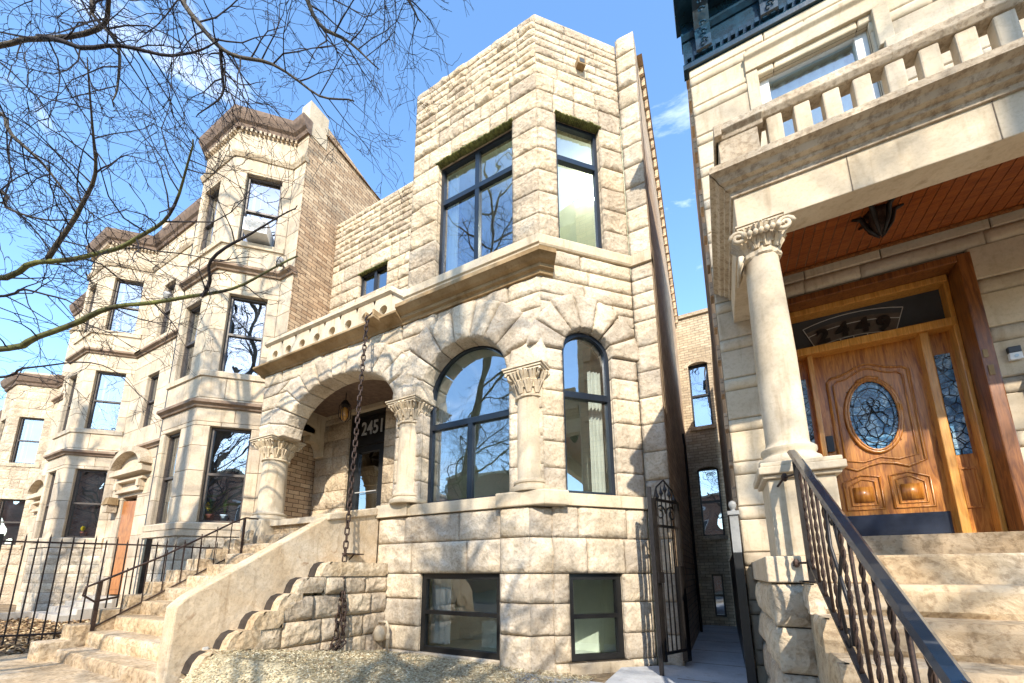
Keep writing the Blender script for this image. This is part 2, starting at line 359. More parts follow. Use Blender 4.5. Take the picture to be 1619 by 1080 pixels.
def window(root,F,u0,u1,z0,z1,rec,fm,gm,kind='sash',arch=None,mull=None,trans=None,fw=.07,name='window',extra=None):
    mb=MB(); d0,d1=-rec-.05,-rec+.03
    fbox(mb,F,u0,u0+fw,z0,z1,d0,d1); fbox(mb,F,u1-fw,u1,z0,z1,d0,d1); fbox(mb,F,u0+fw,u1-fw,z0,z0+fw,d0,d1)
    pb=MB(); gd=-rec-.02
    if arch:
        cx=(u0+u1)/2; a=(u1-u0)/2
        arc_strip(mb,F,cx,z1,a-fw,arch-fw,a,arch,d0,d1)
        n=24; vs=[F.P(cx,z1,gd)]+[F.P(cx+(a-fw/2)*cos(PI*k/n),z1+(arch-fw/2)*sin(PI*k/n),gd) for k in range(n+1)]
        pb.add(vs,[(0,k,k+1) for k in range(1,n+1)])
    else: fbox(mb,F,u0+fw,u1-fw,z1-fw,z1,d0,d1)
    pb.add([F.P(u0+.02,z0+.02,gd),F.P(u1-.02,z0+.02,gd),F.P(u1-.02,z1 if arch else z1-.02,gd),F.P(u0+.02,z1 if arch else z1-.02,gd)],[(0,1,2,3)])
    if trans is not None: fbox(mb,F,u0+fw,u1-fw,trans-.05,trans+.05,d0+.004,d1+.012)
    for q in (mull or []):
        ztop=(z1-fw if not arch else z1)
        if kind=='arch_mull': ztop=trans-.05
        fbox(mb,F,q-.045,q+.045,z0+fw,ztop,d0+.006,d1+.008)
    if kind=='sash':
        zm=(z0+z1)/2; fbox(mb,F,u0+fw,u1-fw,zm-.03,zm+.03,d0-.004,d1+.004)
    if extra: extra(mb)
    w=mb.build(name,fm,root); pb.build('pane',gm,w); return w
# ================================================================== MAIN HOUSE
FX=5.2
FF=Fr((0,FX,0),(1,0,0),(0,-1,0))
CX0=-2.14; r2=math.sqrt(.5)
FC=Fr((CX0,FX,0),(r2,r2,0),(r2,-r2,0)); CL=1.68
PY=FX+CL*r2; PX=CX0+CL*r2
FP=Fr((0,PY,0),(1,0,0),(0,-1,0))
UY=6.75
FU=Fr((0,UY,0),(1,0,0),(0,-1,0))
XL=-9.3; XR=-.60; XT=-4.9
main=thing('stone_house','two storey rock faced stone house with arched porch and number 2451 on its door','house',(-5,8,GZ))
mo=MB()
# --- basement and ground floor front
wall=MB()
bz=[-1.32,-.82,-.40,0.0,.50,.95]
ops_b=[('r',-4.33,-2.86,-1.19,0.0)]
fill(wall,mo,FF,-5.29,-2.80,bz,ops_b,.8,.04,.055)
# flat-arch lintel stones over the basement window sit in the 0..0.5 course already
zs1=[1.14,1.55,1.98,2.40,2.78,3.05,3.5,3.95,4.3,4.64]
W2=(-3.56,3.05,.86,.86,1.25,1.25); A1=(-6.62,2.97,1.62,1.05,2.0,1.38)
opsG=[('a',W2[0],W2[1],W2[2],W2[3],W2[4],W2[5],0.9),('a',A1[0],A1[1],A1[2],A1[3],A1[4],A1[5],0.9)]
fill(wall,mo,FF,-5.02,CX0,[1.14,1.55,1.98,2.40,2.78,3.05],[('r',-4.42,-2.70,.9,3.1)],.45,.05,.02)
fill(wall,mo,FF,XL,CX0,[3.05,3.4,3.75,4.08,4.36,4.66],opsG,.7,.045,.05)
ring(wall,FF,W2[0],W2[1],.86,.86,1.50,1.52,9,res=.04,bulge=.055,base=.065)
ring(wall,FF,A1[0],A1[1],1.62,1.05,2.28,1.62,13,res=.04,bulge=.055,base=.06)
# impost blocks between the arches and left of porch
patch(wall,FF,quadfn((-5.10,3.0),(-4.45,3.0),(-4.50,3.42),(-5.05,3.42)),.6,.42,.045,.09,.05)
patch(wall,FF,quadfn((CX0-.58,3.02),(CX0-.01,3.02),(CX0-.01,3.5),(CX0-.5,3.45)),.55,.45,.045,.07,.04)
# corner pier
FPI=Fr((0,FX-.11,0),(1,0,0),(0,-1,0)); 
for z0,z1 in zip([-1.36,-.82,-.40,0.0,.50],[-.82,-.40,0.0,.50,.93]):
    k=rs.random()<.5
    if k or True:
        patch(wall,FPI,quadfn((-2.79,z0+.006),(-2.33,z0+.006),(-2.33,z1-.006),(-2.79,z1-.006)),.46,z1-z0,.035,.07,0,.25)
    Fq=Fr((-2.33,FX-.11,0),(r2,r2,0),(r2,-r2,0))
    patch(wall,Fq,quadfn((.0,z0+.006),(.36,z0+.006),(.36,z1-.006),(.0,z1-.006)),.36,z1-z0,.035,.06,0,.25)
# --- cant bay face
opsC=[('r',.35,1.20,-1.17,0.0)]
fill(wall,mo,FC,.12,CL,bz,opsC,.55,.04,.045)
AC=(.78,3.40,.43,.43,.80,.80)
fill(wall,mo,FC,0.0,CL,[1.14,1.5,1.9,2.3,2.7,3.05,3.4,3.7,4.0,4.35],[('a',.78,3.40,.43,.43,.80,.80,.9)],.42,.045,.03)
fill(wall,mo,FC,0.0,CL,[4.35,4.62,4.88,5.16],[],.75,.045,.05)
ring(wall,FC,.78,3.40,.43,.43,.98,.98,7,res=.04,bulge=.045,base=.04)
# --- pilaster at right end
fill(wall,mo,FP,PX,XR,[-1.3,-.85,-.4,0,.5,.95,1.4,1.85,2.3,2.75,3.2,3.65,4.1,4.35,4.62,4.88,5.16],[],.6,.05,.025)
fill(wall,mo,FP,PX,XR,[5.36,5.85,6.3,6.75,7.2,7.65,8.1,8.55,9.0,9.4,9.8,10.25],[],.6,.05,.05)
fw_=wall.build('ground_floor_wall',M['rock'],main,True)
# --- tower and upper walls
tw=MB(); up=[5.36,5.80,6.24,6.68,7.12,7.56,7.97,8.38,8.75]
fill(tw,mo,FF,XT,CX0,up,[('r',-4.26,-2.62,5.2,7.97)],.6,.045,.05)
fill(tw,mo,FC,0,CL,up,[('r',.36,1.22,5.2,7.97)],.48,.045,.05)
fill(tw,mo,FF,XT,CX0,[8.75,8.95,9.12,9.3,9.46,9.62,9.78,9.94,10.12],[],.50,.04,.055)
fill(tw,mo,FC,0,CL,[8.75,9.0,9.2,9.4,9.58,9.74,9.9,10.12],[],.50,.045,.03)
ts=Fr((XT,FX+3,0),(0,-1,0),(-1,0,0)); fill(tw,mo,ts,0,3,[5.2,5.8,6.4,7,7.6,8.2,8.8,9.4,10.1],[],.7,.1,.05)
tw.build('tower_wall',M['rock2'],main,True)
uw=MB()
fill(uw,mo,FU,XL-.02,XT,[5.0,5.4,5.85,6.3,6.72,7.12,7.42,7.8,8.18,8.6],[('r',-8.15,-7.12,7.42,8.14)],.55,.05,.055)
fill(uw,mo,FU,XL-.02,XT,[8.6,8.82,9.02,9.2,9.4,9.58,9.76,9.94,10.12,10.30],[],.38,.06,.055)
fill(uw,mo,FU,XL-.02,XT+.0,[1.14,1.6,2.05,2.5,2.95,3.4,3.85,4.3,4.75],[('r',-8.12,-6.86,1.1,4.02)],.62,.2,.012,'smooth')
uw.build('recessed_upper_wall',M['rock2'],main,True)
mo.build('mortar_joints',M['mortar'],main)
# --- smooth bands, pedestals
b=MB()
fbox(b,FF,-4.60,-2.84,.955,1.135,-.35,.05,.6)
fprof(b,FF,-2.84,CX0,[(-.3,.935),(.16,.935),(.17,.95),(.17,1.13),(.15,1.15),(-.3,1.15)],.6,0,.414)
fprof(b,FC,0,.30,[(-.3,.935),(.16,.935),(.17,.95),(.17,1.13),(.15,1.15),(-.3,1.15)],.6,-.414,0)
fbox(b,FC,.30,CL+.02,.955,1.135,-.3,.05,.6); fbox(b,FP,PX+.0,XR,.955,1.13,-.3,.04)
fbox(b,FF,-5.29,-4.60,.955,1.17,-.35,.09,.55)
fbox(b,FC,.30,1.26,-1.34,-1.175,-.3,.06,.3); fbox(b,FF,-4.38,-2.81,-1.34,-1.20,-.3,.03,.4)
b.build('sill_band',M['smooth'],main,bevel=.006); b=MB()
fprof(b,FF,XT-.03,CX0,[(-.3,5.02),(.03,5.02),(.06,5.16),(.09,5.18),(.09,5.33),(.05,5.37),(-.3,5.37)],.6,0,.414)
fprof(b,FC,0,CL,[(-.3,5.16),(.04,5.16),(.06,5.19),(.07,5.33),(.04,5.37),(-.3,5.37)],.6,-.414,0)
fbox(b,FP,PX,XR,5.16,5.36,-.3,.05,.5)
b.build('sill_band',M['smooth'],main,bevel=.006); b=MB()
fbox(b,FF,XL,XT,4.66,4.72,-.35,.02)
b.build('parapet_base',M['smooth'],main,bevel=.006)
# porch parapet with round holes
pp=MB(); hx=[-9.0+.5*i for i in range(8)]
for i,x in enumerate(hx):
    ring_n=20
    z0,z1=4.72,5.44; x0,x1=(x-.25,x+.25)
    sq=[]; ci=[]
    for k in range(ring_n):
        a=2*PI*k/ring_n; c,s_=cos(a),sin(a); q=1/max(abs(c)/.25,abs(s_)/(.29 if s_>0 else .43))
        sq.append((x+c*q,5.15+s_*q)); ci.append((x+.105*c,5.15+.105*s_))
    vs=[];fs=[]
    for d in (.02,-.22):
        vs+=[FF.P(u,z,d) for u,z in sq]+[FF.P(u,z,d) for u,z in ci]
    n=ring_n
    for k in range(n):
        j=(k+1)%n
        fs+=[(k,j,n+j,n+k),(2*n+k,3*n+k,3*n+j,2*n+j),(n+k,n+j,3*n+j,3*n+k)]
    pp.add(vs,fs,.3+.4*rs.random())
fbox(pp,FF,-5.25,XT,4.72,5.44,-.22,.02)
fbox(pp,FF,XL-.02,XL+.05,4.72,5.44,-1.5,.018)
pp.build('pierced_parapet',M['smooth'],main)
cp=MB()
cpr=[(-.26,5.44),(.03,5.44),(.08,5.48),(.08,5.55),(.04,5.60),(-.26,5.60)]
fprof(cp,FF,XL-.08,-5.28,cpr)
# sloped shoulder down to the tower sill
vs=[]
for u,dz in ((-5.28,0),(XT-.03,-.27)): vs+=[FF.P(u,z+dz,d) for d,z in cpr]
n=len(cpr); cp.add(vs,[(i,(i+1)%n,n+(i+1)%n,n+i) for i in range(n)])
cp.build('parapet_coping',M['smooth'],main)
# main cornice
co=MB()
cpf=[(-.1,4.63),(.05,4.63),(.07,4.68),(.12,4.70),(.13,4.745),(.20,4.77),(.27,4.82),(.29,4.83),(.29,4.90),(.26,4.92),(.02,5.03),(-.1,5.03)]
cpr2=[(-.1,4.63),(.05,4.63),(.07,4.66),(.11,4.68),(.13,4.69),(.18,4.72),(.25,4.745),(.27,4.76),(.27,4.80),(.24,4.815),(.05,4.83),(-.1,4.83)]
fprof(co,FF,XL-.1,XT-.02,cpr2)
fprof(co,FF,XT-.02,CX0,cpf,.5,0,.414)
fprof(co,FC,0,.22,cpf,.5,-.414,-.2)
co.build('cornice',M['trim'],main)
# columns
def capital(mb,cx,cy,z0,z1,r,w,seed=0):
    h=z1-z0; rr=random.Random(seed)
    mb.lathe((cx,cy,z0),[(r*1.02,-.03),(r*1.16,-.015),(r*1.16,.02),(r*1.0,.035),(r*1.02,h*.3),(r*1.15,h*.55),(r*1.45,h*.78),(r*1.5,h*.82)],28,.5,.03)
    for row,(zb,zt,n,rb,rt) in enumerate(((.04,h*.5,10,r*1.03,r*1.42),(h*.28,h*.8,10,r*1.08,r*1.72))):
        for k in range(n):
            a=2*PI*(k+.5*row)/n
            for sp in (-.14,0,.14):
                pts=[]; 
                for t in (0,.3,.6,.85,1,1.08):
                    rad=rb+(rt-rb)*t*t*(1.0 if sp==0 else .85); zz=zb+(zt-zb)*(t if t<=1 else .93); aa=a+sp*(.5+t)
                    if t>1: rad*=.97
                    pts.append((cx+rad*cos(aa),cy+rad*sin(aa),z0+zz))
                mb.tube(pts,[.02*h/.4,.028*h/.4,.03*h/.4,.03*h/.4,.026*h/.4,.012],5,rr.random())
    for a in (PI/4,3*PI/4,5*PI/4,7*PI/4):
        c=V((cx+w*.92*1.2*cos(a),cy+w*.92*1.2*sin(a),z0+h*.72)); t=V((cos(a),sin(a),0)); pts=[]
        for k in range(15):
            ph=k*.62; q=.075*h/.4*(1-k/18); pts.append(c+t*(q*cos(ph))+V((0,0,1))*(q*sin(ph)))
        mb.tube(pts,.02*h/.4,5)
    for dz,e in ((h*.80,1.0),(h*.87,1.06),(h*.95,1.12)):
        mb.box((cx-w*e,cy-w*e,z0+dz),(cx+w*e,cy+w*e,z0+dz+(h*.07 if e<1.12 else h*.05)))
def column(root,cx,cy,zb,zc0,zc1,r,w,m,seed=0,taper=.92):
    c=MB(); c.lathe((cx,cy,zb),[(r*1.42,0),(r*1.48,.03),(r*1.42,.07),(r*1.22,.09),(r*1.2,.11),(r*1.28,.125),(r*1.28,.15),(r*1.05,.175),(r,.2),(r,(zc0-zb)*.5),(r*taper,zc0-zb-.05),(r*taper,zc0-zb)],36)
    s=c.build('column',m,root,True); e=s.modifiers.new('e','EDGE_SPLIT'); e.split_angle=.8
    k=MB(); capital(k,cx,cy,zc0,zc1,r*taper,w,seed); k.build('capital',m,s)
column(main,-4.72,FX+.10,1.17,2.62,3.02,.225,.31,M['smooth'],1,.97)
column(main,-2.37,FX+.08,1.15,2.60,3.04,.205,.29,M['smooth'],2,.97)
column(main,-8.88,FX+.22,1.15,2.53,3.02,.27,.38,M['smooth'],3,.95)
pd=MB()
pd.lathe((-8.88,FX+.22,-1.3),[(.46,0),(.46,1.2),(.44,1.6),(.41,2.1),(.40,2.45)],4)
pdo=MB(); pdo.box((-9.28,FX-.18,-1.3),(-8.48,FX+.62,1.155)); pdo.build('column_pedestal',M['smooth'],main,bevel=.05)
# windows of main house
window(main,FF,-4.26,-2.62,5.37,7.97,.16,M['frame'],M['glass'],'t',None,[-3.42],7.13,.065)
window(main,FC,.36,1.22,5.37,7.97,.14,M['frame'],M['glass'],'t',None,None,7.18,.065)
window(main,FF,-4.44,-2.68,1.14,3.03,.27,M['frame'],M['glass'],'arch_mull',.93,[-3.56],2.55,.075)
window(main,FC,.35,1.21,1.14,3.39,.12,M['frame'],M['glass'],'t',.42,None,2.72,.06)
window(main,FF,-4.33,-2.86,-1.195,0.0,.10,M['blackf'],M['glassb'],'sash',fw=.085)
window(main,FC,.35,1.20,-1.17,0.0,.10,M['blackf'],M['glassb'],'sash',fw=.085)
window(main,FU,-8.15,-7.12,7.42,8.14,.10,M['blackf'],M['glass'],'m',None,[-7.6],None,.05)
# mossy lintel undersides (weathered fillets above tower windows)
ms=MB()
for F,a,c in ((FF,-4.30,-2.60),(FC,.34,1.25),):
    for k in range(26):
        u=a+(c-a)*k/26; w=(c-a)/26; fbox(ms,F,u,u+w,7.972-.012*rs.random(),7.982+.012*rs.random(),-.10,.03+.02*rs.random(),rs.random())
ms.build('mossy_lintel_edge',M['moss'],main,True); ms=MB()
for k in range(14):
    u=-8.2+1.12*k/14; fbox(ms,FU,u,u+.08,8.13,8.15+.015*rs.random(),-.10,.03+.015*rs.random())
ms.build('mossy_lintel_edge',M['moss'],main,True)
# interior shells
it=MB()
def room(mb,poly,z0,z1):
    n=len(poly); vs=[(x,y,z0) for x,y in poly]+[(x,y,z1) for x,y in poly]
    mb.add(vs,[(i,(i+1)%n,n+(i+1)%n,n+i) for i in range(n)]+[tuple(range(n)),tuple(range(2*n-1,n-1,-1))])
def rm(z0,z1,x0=-4.86,y1=9.5):
    # open at the window faces: build separate walls
    it.add([(x0,FX+.36,z0),(x0,y1,z0),(x0,y1,z1),(x0,FX+.36,z1)],[(0,1,2,3)])
    it.add([(x0,y1,z0),(XR-.3,y1,z0),(XR-.3,y1,z1),(x0,y1,z1)],[(0,1,2,3)])
    it.add([(XR-.3,y1,z0),(XR-.3,PY+.1,z0),(XR-.3,PY+.1,z1),(XR-.3,y1,z1)],[(0,1,2,3)])
    it.add([(x0,FX+.1,z0),(CX0,FX+.1,z0),(PX,PY+.1,z0),(XR-.3,PY+.1,z0),(XR-.3,y1,z0),(x0,y1,z0)],[(0,1,2,3,4,5)])
    it.add([(x0,FX+.1,z1),(CX0,FX+.1,z1),(PX,PY+.1,z1),(XR-.3,PY+.1,z1),(XR-.3,y1,z1),(x0,y1,z1)],[(5,4,3,2,1,0)])
rm(-1.3,.95,-4.86,7.15); rm(1.0,4.6); rm(5.1,8.6)
it.add([(-9.2,UY+.35,6),(-9.2,9,6),(XT,9,6),(XT,UY+.35,6),(-9.2,UY+.35,9),(-9.2,9,9),(XT,9,9),(XT,UY+.35,9)],[(0,1,2,3),(0,4,5,1),(1,5,6,2),(4,7,6,5)])
it.box((-4.0,6.6,-1.3),(-3.4,7.1,-.85)); it.box((-1.75,7.2,1.0),(-1.3,7.7,1.8))
# interior trims: partition wall and slanted stair stringer seen through glass
it.box((-2.2,7.6,1.0),(-2.05,9.5,4.6)); it.box((-3.3,7.0,5.1),(-3.15,9.5,8.6))
it.build('interior_walls',M['wall_in'],main)
for (F,a,c,z0,z1,d) in ((FF,-4.22,-3.95,5.4,7.9,-.30),(FF,-4.38,-4.12,1.2,3.1,-.42),(FC,.95,1.18,1.2,3.3,-.34),(FF,-4.30,-3.9,-1.1,-.05,-.30)):
    q=MB(); vs=[]
    for j in range(13):
        u=a+(c-a)*j/12; vs+=[F.P(u,z0,d-.03*sin(j*1.9)),F.P(u,z1,d-.03*sin(j*1.9))]
    q.add(vs,[(2*j,2*j+2,2*j+3,2*j+1) for j in range(12)]); q.build('curtain',M['white'],main,True)
rf=MB(); 
rf.add([(XT,FX-.0,9.95),(CX0,FX,9.95),(PX,PY,9.95),(XR,PY,9.95),(XR,9,9.4),(XT,9,9.9)],[(0,1,2,3,4,5)])
rf.add([(XL,UY,10.1),(XT,UY,10.1),(XR,9,9.4),(XR,12,6.9),(XL,12,9.6)],[(0,1,2,3,4)])
rf.add([(XL,FX+.0,4.70),(XT,FX,4.70),(XT,UY,4.70),(XL,UY,4.70)],[(0,1,2,3)])
rf.box((XL,11.9,-1.3),(XR-.01,12.0,6.9))
rf.build('roof',M['dark_in'],main)
# main side wall facing alley
sw=MB()
sw.add([(XR,PY-.04,-1.3),(XR,12,-1.3),(XR,12,6.9),(XR,8.4,9.45),(XR,7.2,9.95),(XR,PY+.02,10.15)],[(0,1,2,3,4,5)])
sw.box((XR-.03,6.6,-1.3),(XR+.0,6.7,9.9))
for k in range(60):  # corbelled bricks along the eave
    y=6.9+k*.085; z=(9.95-(y-7.2)*.417) if y<8.4 else 9.45-(y-8.4)*.708
    if k%2==0: sw.box((XR,y,z-.22),(XR+.08,y+.06,z-.02))
sw.add([(XR+.1,6.7,10.06),(XR+.1,7.2,9.97),(XR+.1,8.4,9.47),(XR+.1,12,6.92),(XR-.1,12,6.95),(XR-.1,8.4,9.5),(XR-.1,7.2,10.0),(XR-.1,6.7,10.09)],[(0,1,6,7),(1,2,5,6),(2,3,4,5)])
sw.build('side_wall',M['brickM'],main)
# porch interior: ceiling, wood beam, soffit, left side arch, door
pc=MB(); pc.box((XL+.1,FX+.34,4.12),(XT,UY+.02,4.2)); pc.build('porch_ceiling',M['dsoffit'],main)
pf=MB(); pf.box((XL,FX+.0,1.0),(-5.29,UY,1.12)); pf.build('porch_floor',M['smooth'],main)
so=MB()
fL=Fr((XL+.28,FX+.3,0),(0,1,0),(1,0,0)); so.box((XL,FX+.6,3.55),(XL+.28,UY-.3,4.6))
arc_strip(so,fL,.62,3.0,.55,.55,.75,.75,-.28,.0,0,PI,18); 
so.box((XL,FX+.3,3.35),(XL+.27,FX+.72,4.6)); so.box((XL,UY-.42,3.35),(XL+.27,UY,4.6))
so.box((-5.05,FX+.36,1.1),(XT,UY,4.2)); so.box((-8.05,UY-.05,4.02),(-6.9,UY+.3,4.12))
so.build('porch_side_arch',M['smooth'],main)
dr=MB(); fbox(dr,FU,-8.12,-8.02,1.12,4.02,-.3,-.08); fbox(dr,FU,-6.96,-6.86,1.12,4.02,-.3,-.08); fbox(dr,FU,-8.02,-6.96,3.92,4.02,-.3,-.08); fbox(dr,FU,-8.02,-6.96,3.15,3.35,-.3,-.08)
fbox(dr,FU,-8.02,-7.84,1.12,3.15,-.26,-.14); fbox(dr,FU,-7.14,-6.96,1.12,3.15,-.26,-.14); fbox(dr,FU,-7.84,-7.14,1.12,1.5,-.26,-.14); fbox(dr,FU,-7.84,-7.14,2.98,3.15,-.26,-.14)
fbox(dr,FU,-8.02,-6.96,3.35,3.92,-.28,-.2)
dd=dr.build('front_door',M['blackf'],main)
dg=MB(); fbox(dg,FU,-7.84,-7.14,1.5,2.98,-.21,-.19); dg.build('pane',M['glassd'],dd)
hb=MB(); hb.tube([FU.P(-7.84,1.95,-.1),FU.P(-7.14,1.95,-.1)],.014,6); hb.build('push_bar',M['number'],dd)
text_mesh('2451',.50,FU,-7.46,3.46,-.185,'house_number',M['number'],dd,.01,.006,'CENTER',.80)
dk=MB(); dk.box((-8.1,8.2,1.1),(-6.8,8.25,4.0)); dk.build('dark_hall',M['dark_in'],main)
# ================================================================== STOOP
stp=thing('stone_stoop','wide stone stoop with sloping smooth side wall and stepped copings below the porch','stoop',(-7,4,GZ))
st=MB(); XS=-5.29
for k in range(11):
    y=2.30+.30*k; z=-1.06+.205*k
    if k==10: z=1.1
    x0=-8.5
    patch(st,Fr((0,y,0),(1,0,0),(0,-1,0)),quadfn((x0,z-.22),(XS-.12,z-.22),(XS-.12,z-.01),(x0,z-.01)),3,.2,.07,.02,0,.05)
YZ=[(2.304+.30*k,(-1.06+.205*k) if k<10 else 1.1) for k in range(11)]
stair(st,-8.5,XS-.12,YZ,FX+1.2,-1.6); stair(st,-8.9,-8.503,[(y-.17,z+.10) for y,z in YZ[:-1]],FX-.3,-1.6)
st.box((-9.6,1.0,GZ-.1),(XS+.1,2.5,-1.21)); 
st.build('steps',M['step'],stp,bevel=.018)
sl=MB()
prof=[(FX-.0,1.13),(4.22,.93),(4.05,.80),(2.42,-.24),(2.30,-.36),(2.29,-1.3),(FX,-1.3)]
n=len(prof); sl.add([(XS,y,z) for y,z in prof]+[(XS-.22,y,z) for y,z in prof],[tuple(range(n)),tuple(range(2*n-1,n-1,-1))]+[((i+1)%n,i,n+i,n+(i+1)%n) for i in range(n)])
sl.add([(XS+a,y,z) for a in(-.26,.045) for y,z in((FX,1.02),(4.12,.80),(4.12,.91),(FX,1.16))],[(0,1,2,3),(7,6,5,4),(3,2,6,7),(2,1,5,6),(1,0,4,5)])
sl.build('sloping_side_wall',M['stoop'],stp,bevel=.02)
cs=MB(); cap=MB(); m3=MB(); nose=MB()
FS=Fr((XS+.26,0,0),(0,1,0),(1,0,0))
tops=[(.17,3.92,5.18),(-.05,3.57,3.96),(-.26,3.32,3.62),(-.46,3.02,3.38),(-.66,2.76,3.10),(-.85,2.48,2.84)]
for i,(z,a,c) in enumerate(tops):
    h=.21
    vs=[]; mb=cap
    patch(cap,Fr((XS+.29,0,0),(0,1,0),(1,0,0)),quadfn((a+.03,z-h),(c-.01,z-h),(c-.01,z),(a+.10,z)),c-a,h,.05,.02,0,.01,margin=.03,tone=.2+.6*rs.random())
    # rounded nose top sheet
    x0,x1=XS+.0,XS+.29
    pr=[(a-.04,z-h),(a-.01,z-.10),(a+.04,z-.03),(a+.12,z),(c,z),(c,z-h)]
    k=len(pr); cap.add([(x0,y,q) for y,q in pr]+[(x1,y,q) for y,q in pr],[tuple(range(k-1,-1,-1)),tuple(range(k,2*k))]+[(j,(j+1)%k,k+(j+1)%k,k+j) for j in range(3,k)],.5)
    for j in range(3): nose.add([(x0,pr[j][0],pr[j][1]),(x0,pr[j+1][0],pr[j+1][1]),(x0+.15,pr[j+1][0],pr[j+1][1]),(x0+.15,pr[j][0],pr[j][1])],[(0,1,2,3)]); cap.add([(x0+.15,pr[j][0]+.012*0,pr[j][1]),(x0+.15,pr[j+1][0],pr[j+1][1]),(x1,pr[j+1][0],pr[j+1][1]),(x1,pr[j][0],pr[j][1])],[(0,1,2,3)])  # inner half of each nose carries the gap's shade as colour
for (z0,z1,a) in ((-.30,-.04,3.97),(-.62,-.30,3.35),(-.94,-.62,3.0),(-1.33,-.94,2.75)):
    fill(cs,m3,FS,a,FX,[z0,z1],[],.42,.035,.07)
nose.build('gap_shade_nosing',M['nose'],stp); cs.build('rough_stepped_wall',M['rock2'],stp,True); m3.build('joint_mortar',M['mortar'],stp); cap.build('stepped_coping',M['step'],stp,True).modifiers.new('e','EDGE_SPLIT').split_angle=.6
sg=MB(); sg.box((XS+.005,2.62,-1.3),(XS+.03,2.67,-.82)); sg.build('gauge_plate',M['number'],stp)
sh=MB(); sh.box((XS+.0,4.45,.30),(XS+.13,4.78,.318)); sh.tube([(XS+.0,4.6,.22),(XS+.12,4.6,.31)],.012,5); sh.build('metal_shelf',M['rust'],stp)
# handrail on the left
hr=thing('iron_handrail','thin black iron handrail with curled end and two posts on the left of the stoop','handrail',(-8.6,3.5,-1))
q=MB(); q.box((-8.54,2.63,-1.1),(-8.49,2.68,-.12)); q.build('post',M['rust'],hr)
q=MB(); q.box((-8.52,4.66,.1),(-8.48,4.70,1.12)); q.build('post',M['rust'],hr)
q=MB(); q.tube([(-8.5,2.9,-.36),(-8.5,2.62,-.42),(-8.5,2.48,-.32),(-8.5,2.5,-.2),(-8.5,2.65,-.12),(-8.5,3.4,.30),(-8.5,4.5,1.02),(-8.5,4.70,1.12),(-8.5,4.95,1.12)],.017,6,)
q.build('top_rail',M['rust'],hr,True)
q=MB(); q.tube([(-8.5,2.66,-.80),(-8.5,4.45,.30),(-8.5,4.75,.36)],.013,6); q.build('lower_rail',M['rust'],hr,True)
for k in range(7):
    q=MB(); y=2.95+.25*k; q.tube([(-8.5,y,-.80+(y-2.66)*.614),(-8.5,y,-.10+(y-2.65)*.635)],.009,5); q.build('baluster',M['rust'],hr)
# ================================================================== CHAIN
ch=thing('rain_chain','long rusty iron chain hanging from the cornice spout down to the lawn','chain',(-5.6,4.85,4.85))
lk=MB(); pts=[]
for k in range(17):
    a=2*PI*k/16; s_=.026 if sin(a)>0 else -.026
    pts.append((.031*cos(a),0,.036*sin(a)+s_*1.15))
lk.tube(pts,.0125,6,cap=False)
link0=None
def put_link(p,dirv,tw):
    global link0
    if link0 is None: link0=lk.build('link',M['rust'],None,True); o=link0
    else: o=link0.copy(); COL.objects.link(o)
    o.parent=ch; z=V(dirv).normalized(); rot=V((0,0,1)).rotation_difference(z).to_matrix().to_4x4()@Matrix.Rotation(tw,4,'Z')
    o.matrix_local=Matrix.Translation(V(p)-ch.location)@rot
def path_links(P,pitch):
    P=[V(p) for p in P]; acc=0; k=0; i=0
    seg=P[1]-P[0]; 
    L=[ (P[j+1]-P[j]).length for j in range(len(P)-1)]; T=sum(L); s=pitch/2
    while s<T:
        t=s; j=0
        while t>L[j]: t-=L[j]; j+=1
        d=(P[j+1]-P[j]).normalized(); put_link(P[j]+d*t,d,(k%2)*PI/2+.35+rs.uniform(-.2,.2)); s+=pitch; k+=1
path_links([(-5.50,4.80,4.76),(-5.14,4.40,1.1),(-4.99,4.24,-.35),(-4.95,4.16,-.95),(-4.97,4.05,-1.08),(-5.0,3.92,-1.06),(-4.88,3.88,-1.05)],.108)
ch2=[(-5.02,4.26,-.1),(-4.93,4.27,-.5),(-4.86,4.2,-.98),(-4.9,4.1,-1.06)]
path_links(ch2,.095)
# chain must clear the stoop coping: shift in y/x is handled by the stoop position
sp=thing('scupper_spout','small square stone rainwater spout on the cornice holding the chain','spout',(-5.5,5.0,4.85))
q=MB(); q.box((-5.58,4.80,4.72),(-5.34,5.18,4.77)); q.box((-5.58,4.80,4.77),(-5.54,5.18,4.89)); q.box((-5.38,4.80,4.77),(-5.34,5.18,4.89)); q.build('trough',M['trim'],sp,bevel=.01)
q=MB(); q.tube([(-5.56,4.83,4.85),(-5.50,4.79,4.74),(-5.40,4.83,4.85)],.015,5); q.build('hook',M['rust'],sp)
# porch lantern
ln=thing('porch_lantern','black iron cage lantern hanging from the porch ceiling beside door 2451','lantern',(-7.35,5.95,4.12))
c0=V((-7.33,5.95,3.62)); q=MB(); q.tube([(c0.x,c0.y,4.14),(c0.x,c0.y,3.9)],.012,5); q.lathe((c0.x,c0.y,3.80),[(.05,.12),(.11,.03),(.12,0)],8)
for k in range(6):
    a=2*PI*k/6; q.tube([(c0.x+.05*cos(a),c0.y+.05*sin(a),3.88),(c0.x+.13*cos(a),c0.y+.13*sin(a),3.76),(c0.x+.13*cos(a),c0.y+.13*sin(a),3.50),(c0.x+.06*cos(a),c0.y+.06*sin(a),3.42)],.009,4)
q.build('cage',M['iron'],ln); q=MB(); q.lathe((c0.x,c0.y,3.45),[(.05,0),(.08,.05),(.08,.24),(.04,.3)],10); q.build('glass',M['amber'],ln,True)
